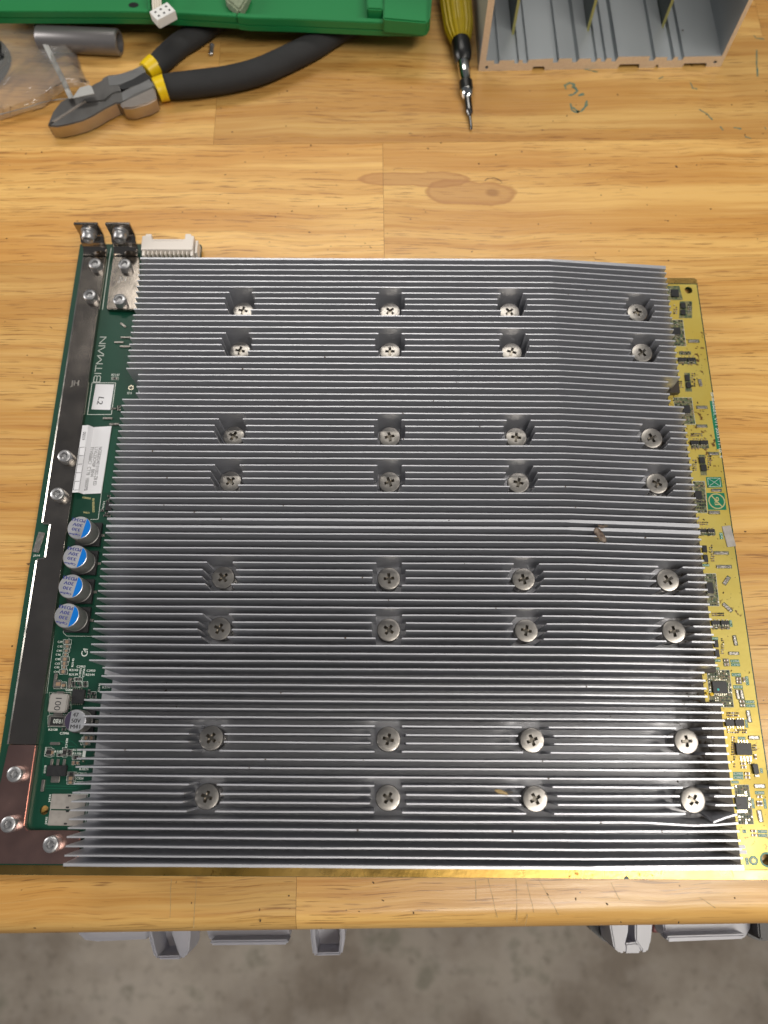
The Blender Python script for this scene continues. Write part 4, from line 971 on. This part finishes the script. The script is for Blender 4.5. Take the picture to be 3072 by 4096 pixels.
P3('lower_jaw',cA,[(640,1672),(700,1628),(1135,1345),(1145,1365),(1400,1335),(1500,1240),(1615,1215),(1900,1050),(1935,1010),(2000,1130),(2070,1170),(1900,1260),(1700,1330),(1590,1370),(1555,1362),(1395,1440),(1230,1540),(1100,1600),(920,1650),(760,1680)],ZT+1,zp+.05,'plier',pl,.5,'plierbright')
P3('cutting_edge',cA,[(690,1600),(1120,1330),(1145,1345),(1100,1372),(720,1620)],zp-.5,zp+.35,'plierbright',pl,.1)
# dark slot between jaws
P3('jaw_slot',c1,[(775,555),(940,470),(965,490),(985,515),(800,580),(778,572)],zp-.6,zp+.12,'chip',pl)
P3('handle_tang',c1,[(770,668),(1000,560),(1015,640),(960,670),(860,700),(800,700)],ZT+1,zp+.1,'plierbright',pl,.7)
P3('handle_tang',c1,[(690,490),(760,480),(850,450),(925,415),(945,470),(860,520),(770,555),(700,560)],ZT+1.2,zp+.15,'tang',pl,.7)
P3('handle_tang',c1,[(780,600),(850,565),(970,505),(1010,560),(880,610),(790,665)],ZT+1.2,zp+.2,'tang',pl,.7)
def grip(name,f,pts,m,par,z,flat=.8,n=16,lab=None):
    path=[];rs=[]
    for x,y,wd in pts:
        q=U(*f(x,y),z); path.append(q); rs.append(wd/2/(ppm(*f(x,y),z))*({c1:.6172,c2:.6172,cP:.3617}[f]))
    P2=[];R2=[]
    for i in range(len(path)-1):
        for k in range(4):
            t=k/4; a0=path[max(i-1,0)];a1=path[i];a2=path[i+1];a3=path[min(i+2,len(path)-1)]
            P2.append(.5*((2*a1)+(a2-a0)*t+(2*a0-5*a1+4*a2-a3)*t*t+(3*a1-a0-3*a2+a3)*t**3)); R2.append(rs[i]*(1-t)+rs[i+1]*t)
    P2.append(path[-1]);R2.append(rs[-1])
    me=MB().tube(P2,R2,n,flat=flat).mesh(name,m); sharp(me,50); return link(name,me,par,label=lab)
zg=ZT+7.2
grip('grip',cP,[(395,960,258),(560,950,300),(800,925,305),(1150,875,300),(1480,790,300),(1800,650,300),(2100,500,290),(2300,380,270),(2550,250,240)],'black_rubber',pl,zg)
grip('grip',cP,[(330,740,235),(440,640,265),(600,500,270),(760,400,270),(900,300,260),(1080,170,250),(1250,60,230)],'black_rubber',pl,zg-.8)
grip('collar',cP,[(350,1000,262),(400,982,272),(455,968,285)],'yellowband',pl,zg,.9)
grip('collar',cP,[(230,790,200),(280,752,222),(335,715,240)],'yellowband',pl,zg-.6,.9)
# loose screw
q=U(*cP(958,548),ZT+1.4); ls=link('loose_screw',None,None,(q.x,q.y,ZT),label='tiny steel screw lying between the plier handles',cat='screw')
rel('shank',recalc(MB().lathe([(1.0,-4.2),(1.25,-3.8),(1.25,2.6)],14,(0,0,1.3),axis='y').mesh('shank','steel')),ls)
rel('screw_head',recalc(MB().lathe([(1.5,2.6),(1.55,3.6),(1.0,4.1)],16,(0,0,1.55),axis='y').mesh('screw_head','steel')),ls)

# screwdriver
c15=lambda x,y:(1700+x*.2532,y*.2532)
SCL[c15]=.2532
tip=U(*c15(735,2050),ZT+1.6); hnd=U(*c15(480,0),ZT+10.5); 
sd=link('screwdriver',None,None,tip,label='precision screwdriver with ribbed yellow handle and black and chrome collar',cat='screwdriver')
ax=(hnd-tip); L0=ax.length; ax.normalize()
rotq=ax.to_track_quat('Z','Y').to_euler()
def along(y):   # distance from the tip of picture row y on the axis
    best=0;bd=1e9
    for i in range(900):
        t=L0*1.25*i/900; p=tip+ax*t; d=p-Vector((0,0,CZ)); yy=2048-FPX*d.dot(u_)/d.dot(f_)
        if abs(yy-y*.2532)<bd: bd=abs(yy-y*.2532);best=t
    return best
def hw(px,y): return px*.2532/ppm(1850,y*.2532,5)
def part(name,prof,m,n=28,rib=None,smooth=True):
    pr=[(hw(w_,y),along(y)) for w_,y in prof]; me=recalc(MB().lathe(pr,n,rib=rib).mesh(name,m)); sharp(me,40); o=rel(name,me,sd,rot=rotq); return o
part('blade',[(8,2052),(20,2030),(22,1990),(24,1850),(30,1815),(55,1780),(60,1740),(62,1560)],'darksteel')
part('collar',[(60,1562),(75,1545),(100,1500),(108,1440)],'chrome'); part('collar',[(109,1440),(109,1300)],'blackplastic')
part('chuck',[(104,1300),(92,1285),(90,1150),(94,1120),(96,1000),(88,960)],'chrome')
part('ferrule',[(100,985),(135,930),(150,860),(152,720),(140,600)],'blackplastic'); part('ferrule',[(140,605),(158,590),(158,470),(140,440)],'blackplastic')
z1=along(560); z2=along(0)+22
pr=[(hw(150,500),along(650)),(hw(180,500),along(600)),(hw(225,300),along(450)),(hw(238,150),along(200)),(hw(242,0),along(0)),(hw(242,0),z2)]
me=recalc(MB().lathe(pr,72,rib=lambda k,z:1.0 if k%4<2 else .92).mesh('handle','handle')); rel('handle',me,sd,rot=rotq)

# grey socket
a=U(*cA(780,520),ZT+7.4); b=U(*cA(1590,560),ZT+7.4)
so=link('hex_socket',None,None,(a.x,a.y,ZT),label='grey deep hex socket tube lying beside the plastic bag',cat='socket')
dv=b-a; Ls=dv.length; rz=math.atan2(dv.y,dv.x); rs_=hw(1,1) and 155*.3014/ppm(350,160,3)
rs_=7.2
mb=MB().lathe([(rs_-.6,-12),(rs_,-11),(rs_,Ls-.8),(rs_-.7,Ls),(rs_-2.0,Ls),(rs_-2.2,Ls-9),(.2,Ls-9.2)],36,(0,0,rs_+.1),axis='x')
me=recalc(mb.mesh('barrel','socket')); sharp(me,35); rel('barrel',me,so,rot=(0,0,rz))
rel('socket_mouth',recalc(MB().lathe([(rs_-2.25,Ls-6),(rs_-2.3,Ls-8.5),(.2,Ls-8.8)],6,(0,0,rs_+.1),axis='x').mesh('socket_mouth','chip')),so,rot=(0,0,rz))

# zip bag with cable
bagc=[(-60,480),(0,458),(60,442),(114,428),(160,412),(196,404),(240,397),(286,394),(330,384),(377,374),(372,358),(356,340),(330,285),(305,215),(280,155),(259,118),(262,60),(150,30),(-60,20)]
bag=link('zip_bag',None,None,U(100,250,ZT),label='crumpled clear plastic zip bag holding a black cable at the left edge',cat='bag')
pts=[U(x,y,ZT+5) for x,y in bagc]
bm=bmesh.new(); vs=[bm.verts.new((p.x*S,p.y*S,0)) for p in pts]
me=bpy.data.meshes.new('film'); 
tri=tessellate_polygon([[Vector((p.x,p.y,0)) for p in pts]])
for t in tri:
    try: bm.faces.new([vs[i] for i in t])
    except ValueError: pass
for _ in range(4):
    bmesh.ops.subdivide_edges(bm,edges=[e for e in bm.edges if e.calc_length()>.005],cuts=1,use_grid_fill=True)
bmesh.ops.triangulate(bm,faces=bm.faces)
edge=set(v for e in bm.edges if e.is_boundary for v in e.verts)
from mathutils import noise
for v in bm.verts:
    p=Vector((v.co.x*1000,v.co.y*1000,0))
    z=3.5+5*noise.noise(p*.03)+1.6*abs(noise.noise(p*.11))+.7*noise.noise(p*.35)
    if p.x<-180: z+=5*min(1,(-180-p.x)/15)
    if v in edge: z=2.2+1.6*noise.noise(p*.12)
    q=U(380,360,0)
    if p.x>-205 and p.y<395: z+=9.5*min(1,max(0,(p.x+205)/18))*max(0,min(1,(395-p.y)/25))      # lies on the pliers
    v.co.z=(ZT+max(.4,z))*S
bm.to_mesh(me); bm.free(); me.materials.append(M['bag'])
for p in me.polygons: p.use_smooth=True
link('film',me,bag)
def bz(x,y,z): q=U(x,y,ZT+z); return q
zipm=MB().tube([bz(143,100,9),(bz(185,190,9)),bz(220,262,9),bz(252,325,10),bz(283,393,13)],1.3,8,flat=.3).mesh('zip_strip','zip',True); link('zip_strip',zipm,bag)
zipm=MB().tube([bz(152,100,9),(bz(196,190,9)),bz(231,262,9),bz(262,325,9),bz(291,390,12.5)],.5,6,flat=.5).mesh('zip_strip','zip',True); link('zip_strip',zipm,bag)
fl=MB().prism([(q.x,q.y) for q in (bz(289,392,15),bz(318,350,15),bz(356,339,15),bz(366,345,15),bz(377,373,15),bz(330,383,15))],ZT+14.6,ZT+14.9).mesh('header_flap','zip'); link('header_flap',fl,bag)
link('seam',MB().tube([U(x,y,ZT+2.8) for x,y in bagc[1:8]],.35,5).mesh('seam','zip',True),bag)
cen=U(-58,265,ZT); cb=link('coiled_cable',None,None,(cen.x,cen.y,ZT),label='coil of black cable inside the clear zip bag',cat='cable')
mb=MB()
for k,(r0,zz,ox,oy) in enumerate(((14.5,1.7,0,0),(13.4,4.4,.5,1.2),(12.4,2.1,-.5,0),(14.0,7.0,.3,-1.2),(11.0,1.8,.2,.5),(12.6,9.2,0,.4))):
    mb.tube([(ox+r0*math.cos(a)*(1+.04*math.sin(3*a+k)),oy+r0*1.15*math.sin(a),zz+.5*math.sin(2*a+k)) for a in [2*math.pi*i/36 for i in range(37)]],1.6,8)
rel('strand',mb.mesh('strand','cable',True),cb)

# green tray: raised deck with a rim on a base that stands back from its front edge
zr_=19.0
tray=link('parts_tray',None,None,U(900,-60,ZT),label='green plastic parts tray whose raised rim overhangs the table at the top',cat='tray')
N0=[c1(-60,156),c1(400,157),c1(700,157),c1(950,160),c1(1250,172),c1(1548,190)]
N1=[c1(1552,196),(1000,126),c2(300,212),c2(860,236),c2(1110,242)]
Rr=[c2(1145,232),c2(1163,200),c2(1170,100),c2(1180,0),c2(1192,-140)]
farL=[(U(*c2(1192,-140),zr_).x,600),(-290,600)]
ft=[U(*p,zr_-8) for p in N0+N1+Rr]; pl2=[(p.x,p.y) for p in ft]+farL
body0=link('deck',bevel(MB().prism(pl2,zr_-8,zr_-4).mesh('deck','traygreen'),.5,2),tray)
def rim(pts,off,zz0,zz1,name):
    a=[U(*p,zr_-8) for p in pts]; inner=[]
    for i,p in enumerate(a):
        t=(a[min(i+1,len(a)-1)]-a[max(i-1,0)]).normalized(); inner.append(p+Vector((-t.y,t.x,0))*off)
    link(name,bevel(MB().prism([(p.x,p.y) for p in a]+[(p.x,p.y) for p in inner[::-1]],zz0,zz1).mesh(name,'traygreen'),.35,2),tray)
rim(N0,3.2,zr_-4.05,zr_,'rim'); rim(N1[:1]+N1[1:],3.4,zr_-4.05,zr_+.6,'rim'); rim(N1[-1:]+Rr,3.4,zr_-4.1,zr_+.4,'rim')
for nm,pts,z0,z1 in (('corner_post',((862,120),(1148,145),(1160,-160),(870,-160)),zr_-4,zr_+5),('inner_post',((758,55),(862,60),(868,-160),(752,-160)),zr_-4,zr_+5)):
    q=[U(*c2(*p),z1) for p in pts]; link(nm,bevel(MB().prism([(a.x,a.y) for a in q],z0,z1).mesh(nm,'traygreen'),.8,2),tray)
q=U(*c1(865,32),zr_-3.9); link('drain_hole',MB().prism([(q.x+3.0*math.cos(a),q.y+2.0*math.sin(a)) for a in [i*math.pi/9 for i in range(18)]],zr_-3.98,zr_-3.85).mesh('drain_hole','blackplastic'),tray,label='dark oval hole')
q=[U(*c1(*p),zr_) for p in ((965,0),(980,95),(1010,-40))]
link('divider',bevel(MB().prism([(U(*c1(958,-60),zr_).x,U(*c1(958,-60),zr_).y),(U(*c1(972,95),zr_).x,U(*c1(972,95),zr_).y),(U(*c1(985,95),zr_).x,U(*c1(985,95),zr_).y),(U(*c1(975,-60),zr_).x,U(*c1(975,-60),zr_).y)],zr_-4,zr_+3).mesh('divider','traygreen'),.4,2),tray)
link('foot',MB().box((-125,505,(ZT+zr_-8)/2),(270,110,zr_-8-ZT)).mesh('foot','traygreen'),tray)
# white six way plug on wires, resting on the tray
q=U(*c1(1058,92),zr_+4); pg=link('wire_plug',None,None,(q.x,q.y,zr_),label='white six hole plug on thin wires lying on the tray edge',cat='plug')
ang=R(38)
rel('plug_body',bevel(MB().box((0,0,3.2),(12.4,8.6,5.6)).mesh('plug_body','white'),.3,1),pg,rot=(0,0,ang))
for i in range(3):
    for j in range(2):
        x,y=(-3.6+i*3.6)*1.0,-2.0+j*3.6; p=Matrix.Rotation(ang,3,'Z')@Vector((x,y,6.02)); rel('pin_hole',MB().box((0,0,0),(1.2,1.2,.12)).mesh('pin_hole','ink'),pg,p,(0,0,ang))
for i in range(4):
    p0=Matrix.Rotation(ang,3,'Z')@Vector((-4+i*1.6,4.2,3.0)); rel('wire',MB().tube([p0,p0+Vector((-.5,6,2)),p0+Vector((-1+i*.4,14,4)),p0+Vector((-2+i,34,5))],.7,7).mesh('wire','wire',True),pg)
# scrap of foam on the tray
q=U(*cP(1240,60),zr_+1); fm=link('foam_scrap',None,None,(q.x,q.y,zr_-4),label='grey green crumpled foam scrap on the tray',cat='foam')
fp=[(U(*cP(*p),zr_+2)-Vector((q.x,q.y,0))) for p in ((1110,0),(1190,60),(1255,125),(1300,80),(1345,0),(1390,-110),(1090,-110))]
rel('scrap',bevel(MB().prism([(a.x,a.y) for a in fp],0,6.5).mesh('scrap','foam'),1.2,2),fm)

# aluminium case ------------------------------------------------------
FL=U(*c3(148,372),ZT); FR=U(*c3(1408,347),ZT)
case=link('aluminium_case',None,None,(FL.x,FL.y,ZT),(0,0,math.atan2(FR.y-FL.y,FR.x-FL.x)),label='open ended extruded aluminium case standing on the bench with boards inside',cat='case')
CW=(FR-FL).length; kx=CW/(1408-148)
def X(c): return (c-148)*kx
T1=7.2; T2=5.0
top=[(180,T1),(222,T1),(224,T2),(248,T2),(250,T1),(326,T1),(328,T2),(348,T2),(350,T1),(368,T1),(372,T2),(395,T2),(398,T1),(525,T1+.6),(527,T2),(552,T2),(555,T1+.4),(622,T1+.4),(625,T2),(648,T2),(660,T1),(720,T1),(723,T2),(748,T2),(752,T1),(772,T1),(775,T2),(795,T2),(800,T1),(825,T1),(828,T2),(850,T2),(858,T1+.8),(1020,T1+.8),(1022,T2),(1046,T2),(1052,T1),(1112,T1),(1115,T2),(1142,T2),(1150,T1),(1168,T1),(1171,T2),(1194,T2),(1200,T1),(1392,T1)]
bot=[(1350,0),(1335,0),(1330,2.6),(1215,2.6),(1210,0),(1085,0),(1080,2.0),(1070,2.0),(1065,0),(985,0),(980,2.8),(878,2.8),(872,0),(492,0),(488,2.4),(430,2.4),(426,0)]
Hc=112
prof=[(0,0),(0,Hc),(X(180),Hc),(X(180),T1)]+[(X(a),b) for a,b in top[1:]]+[(X(1388),Hc),(X(1412),Hc),(X(1412),0)]+[(X(a),b) for a,b in bot]
LEN=210
mb=MB().prism(prof,0,LEN,[circle(X(188),2.6,1.0,12),circle(X(1372),3.2,1.0,12)],mi=1,mis=0)
v=[(a,LEN-c,b) for a,b,c in mb.v]; v=[(a,c,b) for a,b,c in mb.v]
me=recalc(mesh('shell','x' and v,mb.f,['extr','cutalu'],False,mb.mi)); rel('shell',me,case)
for i,(cx,yy) in enumerate(((335,2.0),(728,1.0),(1122,0))):
    x=X(cx); y0=26-yy*1.5
    bd=rel('inner_board',MB().box((x,y0+90,T2+50),(1.6,180,100)).mesh('inner_board',['pcbface']),case,label=('left','middle','right')[i]+' upright green board')
    rel('board_edge',MB().box((x,y0-.06,T2+50),(1.62,.1,100)).mesh('board_edge','pcbedge'),bd)
for (cx,yy,r) in ((1290,60,1.8),(1305,52,.7),(1213,20,.6),(1318,63,.4)): rel('rust_spot',MB().lathe([(r,T1+.82),(r*.9,T1+.9)],9).mesh('rust_spot','debris'),case,(X(cx),yy,0))

# ------------------------------------------------------------------ plastic drawers under the bench
zd=-95.0
bx=U(1536,3760,zd)
cab=link('drawer_cabinet',None,None,(0,18,zd-110),label='dark small parts cabinet mostly hidden under the bench front',cat='cabinet')
rel('carcass',MB().box((0,0,60),(900,170,118)).mesh('carcass','binblack'),cab)
def slab(name,pts,z0,z1,m,par,bv=.8):
    q=[U(*p,z1) for p in pts]; me=MB().prism([(a.x,a.y) for a in q],z0,z1).mesh(name,m); return link(name,bevel(me,bv,2),par)
c16=lambda x,y:(260+x*.3617,3680+y*.3617); c17=lambda x,y:(2350+x*.4352,3650+y*.4352)
cB=lambda x,y:(x*.9259,3400+y*.9259)
def drawer(lab,parts,gr='clear plastic drawer fronts under the bench'):
    q=U(*parts[0][1][0],zd); d=link('plastic_drawer',None,None,(q.x,q.y+10,zd-20),label=lab,cat='drawer',group=gr)
    for nm,pts,z0,z1,m_ in parts: slab(nm,pts,z0,z1,m_,d)
drawer('clear drawer with a wide shallow lip, leftmost under the bench',[('lip',[c16(110,60),c16(150,165),c16(220,225),c16(350,240),c16(910,215),c16(910,60)],zd-16,zd,'bin')])
drawer('milky drawer with a deep rounded pull, beside the leftmost lip',[('side',[c16(905,60),c16(915,170),c16(985,415),c16(1030,430),c16(1000,330),c16(960,160),c16(960,60)],zd-22,zd+2,'bin'),('side',[c16(1170,60),c16(1180,160),c16(1240,330),c16(1275,430),c16(1330,415),c16(1370,330),c16(1385,150),c16(1385,60)],zd-22,zd+2,'bin'),('pull',[c16(1000,400),c16(1030,440),c16(1280,440),c16(1275,395)],zd-22,zd+1,'bin'),('floor',[c16(950,60),c16(960,170),c16(1020,420),c16(1260,420),c16(1180,60)],zd-26,zd-20,'bin')])
drawer('clear drawer with a pale straight lip below the stave joint',[('front',[cB(885,330),cB(905,392),cB(1248,388),cB(1248,330)],zd-24,zd-10,'bin'),('lip',[cB(905,392),cB(910,413),cB(1240,410),cB(1248,388)],zd-12,zd+1,'bin')])
drawer('narrow clear pull under the stave joint',[('side',[cB(1340,330),cB(1342,380),cB(1352,455),cB(1372,458),cB(1362,380),cB(1360,330)],zd-20,zd,'bin'),('side',[cB(1465,330),cB(1470,380),cB(1462,452),cB(1478,452),cB(1490,380),cB(1488,330)],zd-20,zd,'bin'),('pull',[cB(1360,445),cB(1365,458),cB(1472,455),cB(1470,442)],zd-20,zd,'bin'),('floor',[cB(1360,330),cB(1365,450),cB(1465,448),cB(1468,330)],zd-24,zd-18,'bin')])
drawer('grey drawer pull with a square opening, right of centre',[('side',[c17(205,60),c17(212,150),c17(245,330),c17(300,378),c17(345,375),c17(350,280),c17(375,180),c17(380,60)],zd-24,zd,'bin'),('side',[c17(440,60),c17(440,260),c17(495,340),c17(500,370),c17(555,365),c17(585,260),c17(605,60)],zd-24,zd,'bin'),('pull',[c17(345,285),c17(345,378),c17(495,375),c17(480,290),c17(440,275)],zd-24,zd-1,'bin')])
drawer('grey drawer with a wide bright lip at the right',[('front',[c17(690,60),c17(710,200),c17(735,250),c17(1450,235),c17(1500,150),c17(1505,60)],zd-24,zd-8,'bin'),('lip',[c17(725,225),c17(740,268),c17(765,272),c17(1440,245),c17(1465,205),c17(1440,198),c17(760,218)],zd-8,zd+2,'bin')])
drawer('dark drawer pull at the right edge',[('side',[c17(1565,60),c17(1580,240),c17(1610,262),c17(1700,262),c17(1700,60)],zd-24,zd,'binblack')])
dk=link('shelf_bracket',None,None,(U(*c17(100,200),zd-30)),label='black angled bracket between the drawers and the right clear pull',cat='bracket')
slab('arm',[c17(-20,60),c17(40,170),c17(150,265),c17(215,285),c17(460,290),c17(460,60)],zd-40,zd-28,'binblack',dk)
dk=link('shelf_bracket',None,None,(U(*c17(1530,200),zd-30)),label='black angled bracket at the right edge of the photo',cat='bracket')
slab('arm',[c17(1450,60),c17(1465,205),c17(1530,245),c17(1590,262),c17(1700,262),c17(1700,60)],zd-40,zd-28,'binblack',dk)
rd=link('red_clip',bevel(MB().prism([(a.x,a.y) for a in [U(*c17(*p),zd-30) for p in ((600,60),(600,185),(705,188),(705,60))]],zd-44,zd-30).mesh('red_clip','red'),.5,1),None,label='small dull red plastic clip between two grey drawer pulls',cat='clip')
